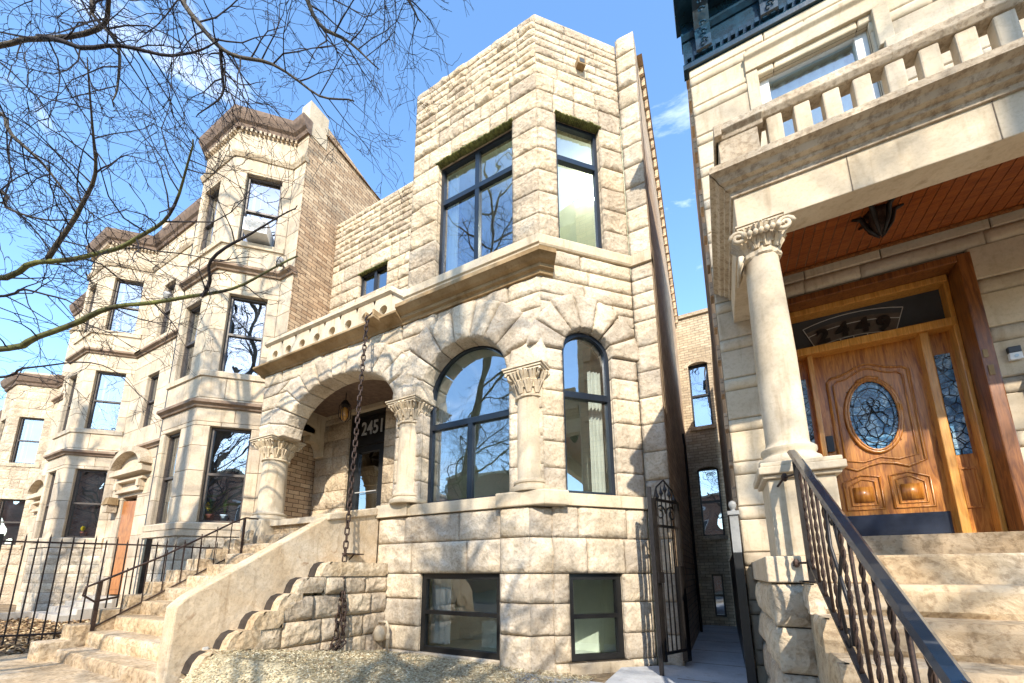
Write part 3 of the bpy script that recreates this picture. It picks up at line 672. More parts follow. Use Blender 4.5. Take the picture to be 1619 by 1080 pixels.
# gas meter
gm=thing('gas_meter','small pale gas meter on two upright pipes against the basement wall','gas meter',(-4.95,5.0,GZ))
q=MB(); q.tube([(-5.13,5.02,GZ),(-5.13,5.02,-.82),(-5.10,5.02,-.76),(-4.82,5.02,-.76),(-4.78,5.02,-.82),(-4.78,5.02,GZ)],.022,8); 
for x in (-5.13,-4.78): q.lathe((x,5.02,-1.02),[(.03,0),(.034,.02),(.034,.06),(.03,.08)],8)
q.build('pipe',M['smooth'],gm,True)
q=MB(); q.lathe((-4.96,5.03,-1.06),[(.05,0),(.1,.03),(.11,.12),(.09,.2),(.05,.24)],16,.5,.03); q.build('meter_body',M['smooth'],gm,True)
lp=thing('ceiling_lamp','lit white ceiling lamp seen through the upper corner bay window','ceiling lamp',(-1.9,7.6,8.5))
q=MB(); q.tube([(-1.9,7.6,8.6),(-1.9,7.6,8.35)],.012,6); q.lathe((-1.9,7.6,8.10),[(.02,0),(.09,.05),(.10,.14),(.05,.22),(.02,.25)],14); q.build('bulb',M['lit'],lp,True); q=MB(); q.box((-2.3,7.58,8.30),(-1.5,7.62,8.34)); q.build('bar',M['white'],lp)
# small stone spout on cant top
vt=thing('wall_vent','small square stone vent block high on the corner bay','vent',tuple(FC.P(.85,9.2,.05)))
q=MB(); fbox(q,FC,.78,.94,9.12,9.27,.0,.14); q.build('vent_hood',M['trim'],vt,bevel=.01); q=MB(); fbox(q,FC,.81,.91,9.15,9.24,.13,.145); q.build('opening',M['dark_in'],vt)
# ================================================================== NEIGHBOUR HOUSES (left)
AX=-9.4; AY=5.65
def neighbour(root,rough=False,nfl=3,top=13.0):
    ms_='rock2' if rough else 'house'; stl='rock' if rough else 'smooth'; bl=.03 if rough else .008
    FPl=Fr((0,AY,0),(1,0,0),(0,-1,0)); fx=-10.98; jx=-9.93; FY=AY-(jx-fx)
    Ff=Fr((0,FY,0),(1,0,0),(0,-1,0)); Fc=Fr((fx,FY,0),(r2,r2,0),(r2,-r2,0)); cl=(jx-fx)/r2; lx=-12.68
    Fl=Fr((lx-(jx-fx),AY,0),(r2,-r2,0),(-r2,-r2,0))
    w=MB(); m=MB(); tp=top-.5
    wz=[(1.18,3.55),(5.0,7.22),(8.83,11.03)][:nfl]
    if rough: wz=[(1.22,3.25),(4.9,7.1)]
    zs=[-1.3]; 
    while zs[-1]<tp-.5: zs.append(round(zs[-1]+(.42 if rough else .62),3))
    zs.append(tp)
    wf=(-12.45,-11.62); wc=(.33,1.22)
    oc=[('r',wc[0],wc[1],a,c) for a,c in wz]; of=[('r',wf[0],wf[1],a,c) for a,c in wz]
    kw=dict(ln=.9 if not rough else .5,res=.1,bulge=bl,style=stl)
    if not rough:
        k2=dict(ln=.5,res=.09,bulge=.035,style='rock'); zb=[-1.3,-.95,-.6,-.3,0,.3,.6,.87]; rb=MB()
        for F,a,c in ((Fc,0,cl),(Ff,lx,fx),(Fl,0,cl),(FPl,jx,AX)): fill(rb,m,F,a,c,zb,[],**k2)
        rb.build('rough_base',M['rock'],root); zs=[.87]+[z for z in zs if z>1.0]
    fill(w,m,Fc,0,cl,zs,oc,**kw); fill(w,m,Ff,lx,fx,zs,of,**kw); fill(w,m,Fl,0,cl,zs,[],**kw)
    fill(w,m,FPl,jx,AX,zs,[],**kw); zs=[-1.3,-.7,-.1,.5]+[z for z in zs if z>1.0]
    rz=[('r',-17.3+8.6-8.6,-16.45,8.35,10.5),('r',-17.35,-16.48,4.9,6.88),('r',-17.6,-16.5,-.7,2.5)] if not rough else [('r',-17.3,-16.4,4.9,6.9)]
    fill(w,m,FPl,-18.0-.5,lx-(jx-fx),zs,rz,**kw)
    w.build('front_wall',M[ms_],root); m.build('mortar_joints',M['mortar'],root)
    # belts follow recess, left cant, front, right cant, pilaster
    fcs=[(FPl,-18.5,lx-(jx-fx),0,-.0),(Fl,0,cl,0,-.0),(Ff,lx,fx,-.414,.414),(Fc,0,cl,-.414,-.414),(FPl,jx,AX+.03,.414,0)]
    def belt(mb,prof,skip=()):
        for i,(F,a,c,m0,m1) in enumerate(fcs):
            if i in skip: continue
            fprof(mb,F,a,c,prof,.5,m0,m1)
    tb=MB(); hb_=MB()
    lv=[(4.02,4.18),(7.86,8.02)] if not rough else []
    for z0,z1 in lv: tb=MB(); belt(tb,[(-.05,z0),(.06,z0),(.08,z0+.05),(.15,z0+.09),(.15,z1),(-.05,z1+.06)]); tb.build('belt_course',M['belt'],root)
    for a,c in wz: hb_=MB(); belt(hb_,[(-.05,a-.16),(.05,a-.16),(.06,a-.03),(.03,a+.0),(-.05,a)],(0,4)); hb_.build('sill_course',M[ms_],root)
    hb_=MB()
    if not rough:
        belt(hb_,[(-.05,11.5),(.04,11.5),(.09,11.6),(.09,11.66),(-.05,11.7)]); hb_.build('upper_moulding',M['rtrim'],root); hb_=MB()
        belt(hb_,[(-.05,.86),(.05,.86),(.06,1.0),(-.05,1.0)],(0,4))
    if hb_.v: hb_.build('plinth_moulding',M[ms_],root)
    # cornice with dentils
    cr=MB(); z=tp-.05; belt(cr,[(-.05,z),(.07,z),(.10,z+.1),(.17,z+.16),(.25,z+.34),(.27,z+.46),(.24,z+.50),(-.05,z+.50)])
    cr.build('cornice',M['dsoffit'],root)
    dn=MB()
    for (F,a,c,m0,m1) in fcs[2:4] if not rough else []:
        k=a+.06
        while k<c-.04: fbox(dn,F,k,k+.055,z-.10,z+.0,-.02,.10); k+=.115
    if dn.v: dn.build('dentils',M['rtrim'],root)
    # parapet & roof
    pr=MB(); poly=[(-18.5,AY+.05),(lx-(jx-fx),AY+.05),(lx,FY+.1),(fx,FY+.1),(jx,AY+.1),(AX,AY+.1)]
    for (x0,y0),(x1,y1) in zip(poly,poly[1:]):
        pr.add([(x0,y0,z+.4),(x1,y1,z+.4),(x1,y1,top+.15),(x0,y0,top+.15),(x0,y0+.3,top+.15),(x1,y1+.3,top+.15)],[(0,1,2,3),(3,2,5,4)])
    if not rough: pr.box((-9.78,AY-.06,tp),(AX+.02,AY+.55,top+.62))
    pr.build('parapet',M[ms_],root)
    rf=MB(); rf.add([(p[0],p[1],top-.1) for p in poly]+[(AX,17,top-.5),(-18.5,17,top-.5)],[tuple(range(len(poly)+2))])
    rf.build('roof',M['dsoffit'],root)
    # windows
    for i,(a,c) in enumerate(wz):
        for F,(u0,u1) in ((Fc,wc),(Ff,wf)):
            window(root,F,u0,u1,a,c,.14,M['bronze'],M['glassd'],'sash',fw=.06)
            q=MB(); k=0; nn=14
            vs=[]; 
            zt=c; zb=a+(c-a)*rs.choice([.0,.0,.35,.55])
            for j in range(nn+1):
                u=u0+(u1-u0)*j/nn; d=-.34-.03*sin(j*2.1)
                vs+=[F.P(u,zb,d),F.P(u,zt,d)]
            if not (i==0 and F is Fc): 
                q.add(vs,[(2*j,2*j+2,2*j+3,2*j+1) for j in range(nn)]); q.build('curtain',M['curtain'],root,True)
    for j,(_,u0,u1,a,c) in enumerate(rz[:2] if not rough else rz): window(root,FPl,u0,u1,a,c,.14,M['bronze'],M['glassd'],'sash',fw=.06)
    ib=MB()
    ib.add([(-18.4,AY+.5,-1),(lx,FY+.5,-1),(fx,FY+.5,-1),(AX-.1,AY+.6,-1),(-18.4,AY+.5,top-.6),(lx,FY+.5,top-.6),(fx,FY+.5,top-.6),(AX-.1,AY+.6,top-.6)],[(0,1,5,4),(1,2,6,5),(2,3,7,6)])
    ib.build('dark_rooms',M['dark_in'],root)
    return Fc,Ff,FPl,wc,wz
A=thing('rowhouse','pale limestone row house with brick side wall, directly left of the rock faced house','house',(-14,8,GZ),'pale limestone row houses with bays')
Fc,Ff,FPl,wc,wz=neighbour(A)
# door bay hood etc (recess centre x about -16.9)
dh=MB(); arc_strip(dh,FPl,-17.0,3.35,1.05,.60,1.22,.80,-.1,.32,0.15,PI-.15,20); dh.build('arched_hood',M['rtrim'],A)
dh=MB(); fbox(dh,FPl,-18.2,-15.75,3.20,3.36,-.05,.28); fbox(dh,FPl,-18.0,-15.9,3.36,3.44,-.05,.2); fbox(dh,FPl,-18.0,-15.95,2.98,3.06,-.05,.16); fbox(dh,FPl,-17.9,-16.1,2.62,2.74,-.05,.14)
n=16; vs=[FPl.P(-17,3.4,.06)]+[FPl.P(-17+1.05*cos(PI*k/n),3.38+.6*sin(PI*k/n),.06) for k in range(n+1)]; dh.add(vs,[(0,k,k+1) for k in range(1,n+1)])
for x in (-17.9,-16.25): fbox(dh,FPl,x,x+.16,2.74,2.98,-.05,.20)
dh.build('door_entablature',M['house'],A,bevel=.01)
dh=MB(); fbox(dh,FPl,-17.6,-16.5,-.7,2.5,-.36,-.3); dh.build('doorway',M['dark_in'],A)
# open orange door
dh=MB(); Fd=Fr((-17.56,AY+.06,0),(1,.25,0),(.25,-1,0)); fbox(dh,Fd,0,.85,-.65,2.38,-.03,.03)
for z0,z1 in ((-.5,.3),(.5,1.2)): fbox(dh,Fd,.12,.83,z0,z1,.03,.045)
dro=dh.build('entry_door',M['door'],A); 
q=MB(); q.tube([Fd.P(.85,.55,.03),Fd.P(.85,.55,.09),Fd.P(.78,.55,.10)],.02,6); q.build('handle',M['brass'],dro)
# brick side wall
bw=MB(); bw.add([(AX,AY,-1.3),(AX,15,-1.3),(AX,15,11.9),(AX,8.6,12.75),(AX,AY,13.5)],[(0,1,2,3,4)])
bw.add([(AX+.06,AY+.5,13.0),(AX+.06,8.6,12.76),(AX+.06,15,11.95),(AX-.15,15,12.0),(AX-.15,8.6,12.85),(AX-.15,AY+.5,13.1)],[(0,1,4,5),(1,2,3,4)])
bw.build('brick_side_wall',M['brickA'],A)
B=copy_tree(A); B.location=(-14-8.57,8,GZ)
B['label']='pale limestone row house with an orange open door, second from the rock faced house'
B['label']='middle pale limestone row house beyond the nearer one, its bay crossed by mossy branches'
# remove the copied side wall (hidden) keeps shape; fine
Cc=thing('rowhouse','lower two storey rough stone house with round cornered bay at far left','house',(-14,8,GZ))
neighbour(Cc,True,2,9.2); Cc.location=(-14-17.15,8,GZ)
D_=thing('rowhouse','farthest house at the left edge with dark red gable','house',(-36,6,GZ))
q=MB(); Fq=Fr((0,4.4,0),(1,0,0),(0,-1,0)); m=MB(); fill(q,m,Fq,-42,-36,[-1.3,-.5,.3,1.1,1.9,2.7,3.5,4.3,5.1,5.9,6.7,7.4],[('r',-38,-37,5,6.8),('r',-38,-37,1,3)],.8,.2,.03)
q.box((-42,4.5,-1.3),(-36,9,7.4)); q.build('front_wall',M['rock2'],D_)
q=MB(); q.add([(-42,4.3,7.4),(-36,4.3,7.4),(-39,4.3,9.8),(-42,9,7.4),(-36,9,7.4),(-39,9,9.8)],[(0,1,2),(1,4,5,2),(0,2,5,3)]); q.build('gable',M['redbrown'],D_)
for z0,z1 in ((5,6.8),(1,3)): window(D_,Fq,-38,-37,z0,z1,.1,M['bronze'],M['glassd'],'sash')
# A: AC unit, window flowers, cameras, sconce
ac=thing('air_conditioner','white window air conditioner in the top floor window of the nearer row house','air conditioner',tuple(Fc.P(.7,8.9,.1)))
q=MB(); fbox(q,Fc,.52,1.10,8.93,9.33,-.2,.34); q.build('casing',M['white'],ac,bevel=.015)
q=MB()
for k in range(9): fbox(q,Fc,.56,1.06,8.98+.036*k,8.99+.036*k,.345,.352)
q.build('grille',M['cam'],ac)
def cam_dome(name,label,p,dirv):
    t=thing(name,label,'security camera',p)
    q=MB(); a=V(p); d=V(dirv).normalized(); q.tube([a,a+d*.18],.03,8); q.build('bracket',M['cam'],t)
    q=MB(); b_=a+d*.22; q.lathe(tuple(b_-V((0,0,.08))),[(.02,-.06),(.07,-.02),(.08,.03),(.095,.04),(.095,.14),(.06,.18)],14); q.build('housing',M['cam'],t,True)
    q=MB(); q.lathe(tuple(b_-V((0,0,.08))),[(.01,-.065),(.05,-.045),(.066,-.02)],12); q.build('lens',M['blackf'],t,True)
cam_dome('security_camera','round grey security camera on the corner of the nearer row house',(-9.72,AY-.08,8.12),(.5,-.85,0))
cam_dome('security_camera','white security camera tucked under the belt of the nearer bay on its left side',(-13.0,4.55,7.62),(.1,-1,0))
sc=thing('wall_sconce','box shaped tan lamp on the wall left of the orange door','wall lamp',(-17.9,5.6,2.1))
q=MB(); q.add([(-18.15,5.3,2.25),(-17.7,5.3,2.25),(-17.7,5.6,2.25),(-18.15,5.6,2.25),(-18.08,5.36,2.5),(-17.77,5.36,2.5),(-17.77,5.6,2.5),(-18.08,5.6,2.5)],[(0,1,5,4),(1,2,6,5),(3,0,4,7),(4,5,6,7),(0,3,2,1)]); q.build('shade',M['trim'],sc)
q=MB(); q.box((-18.1,5.34,2.0),(-17.75,5.6,2.25)); q.build('lamp_box',M['rtrim'],sc)
def pot(name,label,p,m,kind,hgt):
    t=thing(name,label,'potted plant',p); q=MB(); q.lathe(p,[(.06,0),(.085,.12),(.095,.13),(.095,.15)],12); q.build('pot',m,t,True)
    q=MB(); rr=random.Random(sum(map(ord,label)))
    for k in range(26):
        a=rr.uniform(0,2*PI); r_=rr.uniform(.02,.12); h_=rr.uniform(.5,1)*hgt; b_=V(p)+V((0,0,.14)); e=b_+V((r_*cos(a),r_*sin(a),h_)); w=V((-sin(a),cos(a),0))*.016
        md=(b_+e)/2+V((0,0,.04)); q.add([b_-w*.4,b_+w*.4,md+w,e,md-w],[(0,1,2,3,4)])
    q.build('leaves',M['green'],t)
    if kind=='fl':
        q=MB()
        for k in range(3):
            c=V(p)+V((rr.uniform(-.09,.09),-.05,.17+hgt*(.25+.12*k)))
            for j in range(6):
                a=2*PI*j/6; q.add([c,c+V((.05*cos(a-.4),-.012,.05*sin(a-.4))),c+V((.075*cos(a),-.02,.075*sin(a))),c+V((.05*cos(a+.4),-.012,.05*sin(a+.4)))],[(0,1,2,3)])
            q.tube([c,c+V((0,-.04,0))],[.015,.024],8)
        q.build('daffodils',M['yellow'],t)
P1=Fc.P(.50,1.25,-.23); P2=Fc.P(.80,1.25,-.23); P3=Fc.P(1.02,1.25,-.24)
pot('potted_daffodils','yellow daffodils in a terracotta pot inside the nearest bay window',tuple(P1),M['terracotta'],'fl',.45)
pot('potted_plant','leafy green plant in a pale blue pot beside the daffodils',tuple(P2),M['bluepot'],'g',.75)
P4=Fc.P(.75,1.25,-.24)+V((-8.57,0,0)); pot('potted_daffodils','low yellow flowers in the middle row house bay window',tuple(P4),M['terracotta'],'fl',.25)
# steps to A's door
sa=thing('side_steps','low concrete steps and curb leading to the orange door','steps',(-16.5,4.5,GZ))
q=MB()
for k in range(4): q.box((-18.1,5.6-.35*(4-k),GZ-.05),(-15.8,5.62-.35*(3-k),GZ+.14*(k+1)))
q.box((-18.1,3.2,GZ-.05),(-17.9,4.3,GZ+.16)); q.build('step',M['pave'],sa,bevel=.01)
# ================================================================== FENCE (left)
fn=thing('iron_fence','long black iron picket fence crossing the yard left of the stoop','fence',(-10,3,GZ))
P=[V((-9.36,5.1,0)),V((-9.42,3.5,0)),V((-10.35,1.9,0)),V((-11.6,.2,0))]
zt=[.60,.60,.60,.60]
for i in range(3):
    a,b_=P[i],P[i+1]; d=b_-a; L=d.length; k=int(L/.135)
    for zz,nm in ((.52,'top_rail'),(-.98 if i else -.9,'bottom_rail')):
        q=MB(); q.tube([a+V((0,0,zz)),b_+V((0,0,zz))],.021,4); q.build(nm,M['rust'],fn)
    for j in range(1,k):
        p=a+d*j/k; h=.66 if j%2 else .60
        q=MB(); q.tube([p+V((0,0,-1.12)),p+V((0,0,h-.06)),p+V((0,0,h))],[.013,.013,.003],4); q.build('picket',M['rust'],fn)
for p in P[1:3]:
    q=MB(); r_=.045 if p is P[1] else .025; q.box((p.x-r_,p.y-r_,GZ-.05),(p.x+r_,p.y+r_,.64)); q.build('post',M['iron'],fn)
# ================================================================== GATE
gt=thing('iron_gate','tall black wrought iron gate with scroll top standing open at the alley mouth','gate',(-.8,5.8,GZ))
q=MB(); q.box((-.83,5.66,GZ-.05),(-.78,5.71,1.16)); q.build('post',M['iron'],gt)
Fg=Fr((-.78,5.72,0),(.30,.62,0),(.62,-.30,0)); wd=.62
q=MB()
for u in (0.02,wd-.05): fbox(q,Fg,u,u+.045,-1.1,1.0,-.02,.02)
for z in (-1.02,.98,.62): fbox(q,Fg,.02,wd,z,z+.035,-.015,.015)
fbox(q,Fg,wd-.10,wd,-1.15,.1,-.05,.02)
q.build('gate_frame',M['iron'],gt)
for k in range(5):
    q=MB(); u=.12+k*.10; q.tube([Fg.P(u,-1.0,0),Fg.P(u,1.0+.06*(2-abs(k-2)),0)],.011,5)
    q.lathe(tuple(Fg.P(u,1.0+.06*(2-abs(k-2)),0)),[(.012,0),(.03,.04),(.012,.09),(.002,.17)],6); q.build('bar',M['iron'],gt)
q=MB()
for s_,c in ((1,.18),(-1,.44)):
    pts=[]
    for k in range(20):
        a=k*.42; rr=.12*(1-k/26); pts.append(Fg.P(c+s_*rr*cos(a),.82+rr*sin(a),0))
    q.tube(pts,.012,5)
q.tube([Fg.P(.03,.98,0),Fg.P(.12,1.18,0),Fg.P(.30,1.30,0),Fg.P(.48,1.18,0),Fg.P(.6,.98,0)],.014,5)
q.build('scrollwork',M['iron'],gt)
q=MB(); fbox(q,Fg,-.04,.08,-.12,.02,-.04,.05); q.build('lock_box',M['iron'],gt)
# ================================================================== ALLEY BUILDING
al=thing('rear_building','dark brick rear building closing the end of the alley with three stacked windows','building',(-.2,12,GZ))
FA=Fr((0,11.65,0),(1,0,0),(0,-1,0))
q=MB(); w3=[(-.38,.10,3.9,5.75),(-.40,.10,.95,2.75),(-.30,-.05,-1.05,-.02)]
zz=[-1.3,-1.05,-.02,.95,2.75,3.9,5.75,7.2]
for z0,z1 in zip(zz,zz[1:]):
    zm=(z0+z1)/2; cut=[w for w in w3 if w[2]<zm<w[3]]; l=-1.2
    for w in cut: fbox(q,FA,l,w[0],z0,z1,-.3,0); l=w[1]
    fbox(q,FA,l,1.4,z0,z1,-.3,0)
q.build('brick_wall',M['brickB'],al)
q=MB(); fbox(q,FA,-1.2,1.4,7.2,7.3,-.35,.06); 
for w in w3[:2]: fbox(q,FA,w[0]-.08,w[1]+.06,w[2]-.1,w[2],-.1,.05); arc_strip(q,FA,(w[0]+w[1])/2,w[3]-.1,.26,.12,.34,.24,-.05,.02,0,PI,10)
q.build('stone_trim',M['rtrim'],al)
for w in w3: window(al,FA,w[0],w[1],w[2],w[3],.14,M['blackf'],M['glassd'],'sash',fw=.04)
q=MB(); fbox(q,FA,-1,1,-1.2,7,-.8,-.75); q.build('dark_rooms',M['dark_in'],al)
dsp=thing('downspout','dark downspout on the alley side of the stone house','downspout',(-.55,9,GZ))
q=MB(); q.tube([(-.56,10.2,GZ),(-.56,10.2,3.0),(-.58,10.2,3.3)],.028,8); q.build('pipe',M['iron'],dsp)
# fence/post at alley right side
af=thing('alley_fence','dark board fence with a pale ball topped post along the right side of the alley','fence',(.15,5,GZ))
q=MB(); q.box((.13,5.0,GZ),(.17,11.5,.30)); q.build('board_panel',M['blackf'],af)
q=MB(); q.box((.10,4.95,GZ),(.18,5.05,.22)); q.build('post_base',M['blackf'],af)
q=MB(); q.box((.10,4.95,.22),(.18,5.05,.62)); q.box((.085,4.93,.62),(.195,5.07,.66)); q.lathe((.14,5.0,.66),[(.03,0),(.02,.02),(.035,.05),(.04,.075),(.03,.105),(.004,.12)],12); q.build('post',M['cam2'],af)
# ================================================================== RIGHT HOUSE
R=thing('porch_house','tan stone house at right with columned porch, balustrade and carved oak door numbered 2449','house',(3,8,GZ))
RX=.20; RY=5.2; FR=Fr((0,RY,0),(1,0,0),(0,-1,0)); RE=6.0
w=MB(); m=MB()
z=-1.3; k=0; OPS=[('r',.9,2.38,.1,3.09)]; OP2=[('r',.98,2.07,4.0,6.45)]
wr=MB()
while z<6.9:
    h=.36 if k%2==0 else .15
    z1=min(z+h,7.0)
    if 7.0-z1<.1: z1=7.0
    if z<3.5: op=[('r',.9,2.38,z-1,z1+1)] if (z1>.1 and z+h*.5<3.09) else []
    else: op=[('r',.98,2.07,z-1,z1+1)] if (4.0<z+h*.5<6.45) else []
    if k%2==0: fill(w,m,FR,RX,RE,[z,z1],op,.85,.08,.010,'smooth',.005)
    else: fill(wr,m,FR,RX,RE,[z,z1],op,.7,.045,.025,'rock',.004)
    z=z1; k+=1
wr.build('rough_band_courses',M['smooth'],R,True)
w.build('front_wall',M['smooth'],R); m.build('mortar_joints',M['mortar'],R)
q=MB(); q.add([(RX,RY+.02,-1.3),(RX,11.6,-1.3),(RX,11.6,5.0),(RX,9.2,5.0),(RX,8.6,8.3),(RX,RY+.02,8.3)],[(5,4,3,2,1,0)])
for k in range(22): q.box((RX-.035,RY+.12,-1+k*.45),(RX,RY+.30,-.8+k*.45))
q.build('brick_side_wall',M['brickM'],R)
# lintel bands + window surround upper
q=MB(); fprof(q,FR,.84,2.22,[(-.05,6.45),(.05,6.45),(.05,6.62),(.09,6.66),(.09,6.72),(-.05,6.72)]); fbox(q,FR,2.10,2.24,5.9,6.45,-.05,.06); fbox(q,FR,2.14,2.36,5.72,5.92,-.05,.08); fbox(q,FR,.84,.97,4.0,6.45,-.05,.03)
q.build('window_surround',M['smooth'],R,bevel=.01)
wn=window(R,FR,.98,2.07,4.0,6.45,.12,M['white'],M['glassb'],'sash',fw=.11)
q=MB(); vs=[]
for j in range(31): vs+=[FR.P(1.05+.98*j/30,4.0,-.24-.02*sin(j*1.7)),FR.P(1.05+.98*j/30,6.4,-.24-.02*sin(j*1.7))]
q.add(vs,[(2*j,2*j+2,2*j+3,2*j+1) for j in range(30)]); q.build('lace_curtain',M['white'],R,True)
# roof cornice
q=MB(); fprof(q,FR,RX-.06,RE,[(-.1,7.0),(.05,7.0),(.06,7.06),(.03,7.12),(-.1,7.12)]); fbox(q,FR,RX-.04,RE,7.12,7.85,-.1,.03)
fprof(q,FR,RX-.10,RE,[(-.1,7.85),(.40,7.85),(.42,7.92),(.52,7.98),(.62,8.10),(.70,8.14),(.70,8.30),(-.1,8.4)])
fprof(q,FR,RX-.05,RE,[(-.1,7.50),(.05,7.50),(.09,7.56),(.09,7.60),(-.1,7.62)])
k=RX
while k<RE: fbox(q,FR,k,k+.05,7.13,7.20,.0,.075); k+=.09
q.build('roof_cornice',M['teal'],R)
for u in (.32,1.08,1.84,2.6,3.4):
    q=MB(); fprof(q,FR,u,u+.19,[(.03,7.14),(.10,7.16),(.13,7.3),(.12,7.5),(.22,7.68),(.36,7.78),(.38,7.84),(.03,7.84)])
    for j in range(5):
        pts=[FR.P(u+.095+.05*cos(a*.8)*(1-a/9),7.22+.12*j+.05*sin(a*.8)*(1-a/9),.14+.02*j+(.0 if j<3 else .06)) for a in range(8)]
        q.tube(pts,.012,4)
    q.build('cornice_bracket',M['teal'],R)
# porch beam
q=MB(); BY=3.62; FB=Fr((0,BY,0),(1,0,0),(0,-1,0))
q.box((.37,BY,2.93),(RE,BY+.24,3.42)); q.box((.37,BY+.24,2.95),(.58,RY-.04,3.42)); 
q.build('porch_beam',M['smooth'],R,bevel=.008)
# cornice of porch: front + left return
def lret(mb,prof,x,y0,y1,tone=.5):
    F=Fr((x,y1,0),(0,-1,0),(-1,0,0)); fprof(mb,F,0,y1-y0,prof,tone,0,1.0)
pcn=[(-.03,3.26),(.02,3.26),(.03,3.30),(.07,3.315),(.08,3.34),(.12,3.35),(.15,3.39),(.20,3.41),(.20,3.47),(.17,3.48),(-.3,3.50)]
q=MB(); fprof(q,FB,.37,RE,pcn,.5,-1.0*.85,0)
lret(q,[(d*.85,z) for d,z in pcn],.37,BY,RY-.04)
q.box((.30,BY-.0,3.42),(RE,RY-.03,3.49))
q.build('porch_cornice',M['rtrim'],R)
q=MB(); q.box((.55,BY+.20,3.555),(RE,RY+.0,3.60))
q=MB(); 
for k in range(60):
    x=.58+k*.09; q.box((x,BY+.24,3.40+.006),(x+.082,RY-.02,3.43))
q.build('plank_ceiling',M['plank'],R)
q=MB(); q.tube([(.6,BY+.26,3.39),(RE,BY+.26,3.39)],.03,6); q.tube([(.6,RY-.05,3.39),(RE,RY-.05,3.39)],.02,6); q.build('ceiling_moulding',M['oakd'],R)
q=MB()
for u in (1.15,1.95,2.75): q.box((u,BY-.0025,2.932),(u+.006,BY+.01,3.26))
q.build('beam_joints',M['mortar'],R)
# balustrade
q=MB(); 
FBB=Fr((0,3.56,0),(1,0,0),(0,-1,0))
fprof(q,FBB,.58,RE,[(-.10,3.86),(.03,3.86),(.06,3.90),(.06,3.97),(.03,4.0),(-.10,4.0)]); fbox(q,FBB,.32,RE,3.49,3.55,-.16,.05)
q.box((.30,3.52,3.55),(.60,3.80,3.86)); 
q.build('balustrade_rail',M['rtrim'],R,bevel=.006)
q=MB(); fprof(q,FBB,.28,.64,[(-.30,3.80),(.05,3.80),(.06,3.83),(.10,3.86),(.10,3.92),(-.30,3.95)]); q.box((.27,3.45,3.80),(.33,5.1,3.92)); q.build('balustrade_cap',M['rtrim'],R,bevel=.006)
q=MB(); q.box((.32,3.7,3.5),(.42,RY-.04,3.8)); q.build('side_parapet',M['rtrim'],R)
for k in range(14):
    u=.67+.193*k; q=MB(); fbox(q,FBB,u,u+.112,3.55,3.86,-.07,.02); q.build('baluster',M['smooth'],R,bevel=.012)
# column + pedestal
column(R,.525,BY+.12,.80,2.66,2.93,.143,.155,M['smooth'],5,.86)
vo=MB()
for sx in (-1,1):
    c=V((.525+sx*.165,BY-.06,2.80)); pts=[]
    for k in range(18):
        a=k*.55; rr=.062*(1-k/22); pts.append(c+V((sx*rr*cos(a),0,rr*sin(a))))
    vo.tube(pts,.018,6); vo.build('volute',M['smooth'],R,True); vo=MB()
for k in range(7): vo.lathe((.525-.12+.04*k,BY-.08,2.79),[(.004,-.02),(.022,0),(.022,.02),(.004,.04)],6)
for k in range(10): vo.tube([(.37,BY-.03+.028*k,2.64+.02*(k%3)),(.345,BY-.02+.028*k,2.54)],[.024,.01],5)
vo.build('capital_beading',M['smooth'],R,True)
q=MB(); q.box((.34,BY-.14,.12),(.74,BY+.34,.68)); q.build('column_pedestal',M['smooth'],R,bevel=.01)
q=MB(); q.box((.31,BY-.17,.68),(.77,BY+.37,.71)); q.box((.285,BY-.20,.71),(.795,BY+.40,.765)); q.box((.30,BY-.185,.765),(.78,BY+.385,.80)); q.build('pedestal_cap',M['smooth'],R,bevel=.008)
q=MB(); q.box((.26,BY-.20,-.06),(.80,RY-.02,.12)); q.build('pedestal_base',M['stoop'],R,bevel=.01)
# rough cheek wall under pedestal
cw=MB(); cm=MB(); Fk=Fr((0,BY-.17,0),(1,0,0),(0,-1,0)); FkL=Fr((.30,0,0),(0,-1,0),(-1,0,0))
fill(cw,cm,Fk,.30,.52,[-1.3,-.98,-.66,-.36,-.06],[],.5,.03,.035,margin if False else 'rock') if False else None
for z0,z1 in zip([-1.32,-.98,-.66,-.36],[-.98,-.66,-.36,-.065]):
    patch(cw,Fk,quadfn((.28,z0+.005),(.50,z0+.005),(.50,z1-.005),(.28,z1-.005)),.22,z1-z0,.025,.05,0,.2)
    for a,c in ((-RY+.03,-4.6),(-4.6,-4.0),(-4.0,-3.46)):
        patch(cw,FkL,quadfn((a+.005,z0+.005),(c-.005,z0+.005),(c-.005,z1-.005),(a+.005,z1-.005)),c-a,z1-z0,.035,.06,0,.2)
cw.build('rough_cheek_wall',M['rock2'],R,True)
# porch floor & steps
q=MB(); q.box((.80,BY-.07,-.6),(RE,RY-.05,.12)); q.build('porch_floor',M['step'],R,bevel=.015)
q=MB(); patch(q,Fr((0,RY-.16,0),(1,0,0),(0,-1,0)),quadfn((.86,.125),(2.9,.125),(2.9,.345),(.86,.345)),2,.2,.04,.02,0,.02); q.box((.86,RY-.158,.12),(2.9,RY+.4,.35)); q.build('door_step',M['step'],R)
for k in range(5):
    y=3.24-.31*k; z=-.06-.18*k
    q=MB(); F_=Fr((0,y,0),(1,0,0),(0,-1,0)); x0=.47
    patch(q,F_,quadfn((x0,z-.19),(RE,z-.19),(RE,z-.004),(x0,z-.004)),3.5,.18,.035,.035,0,.02,margin=.03)
    patch(q,Fr((x0,0,0),(0,-1,0),(-1,0,0)),quadfn((-y-.34,z-.19),(-y,z-.19),(-y,z-.004),(-y-.34,z-.004)),.34,.18,.035,.04,0,.02,margin=.03)
    q.box((x0+.004,y+.003,z-.178),(RE,y+.312,z-.003)); q.box((x0-.022,y-.018,z-.19),(x0+.06,y+.05,z-.012))
    q.build('step',M['step'],R)
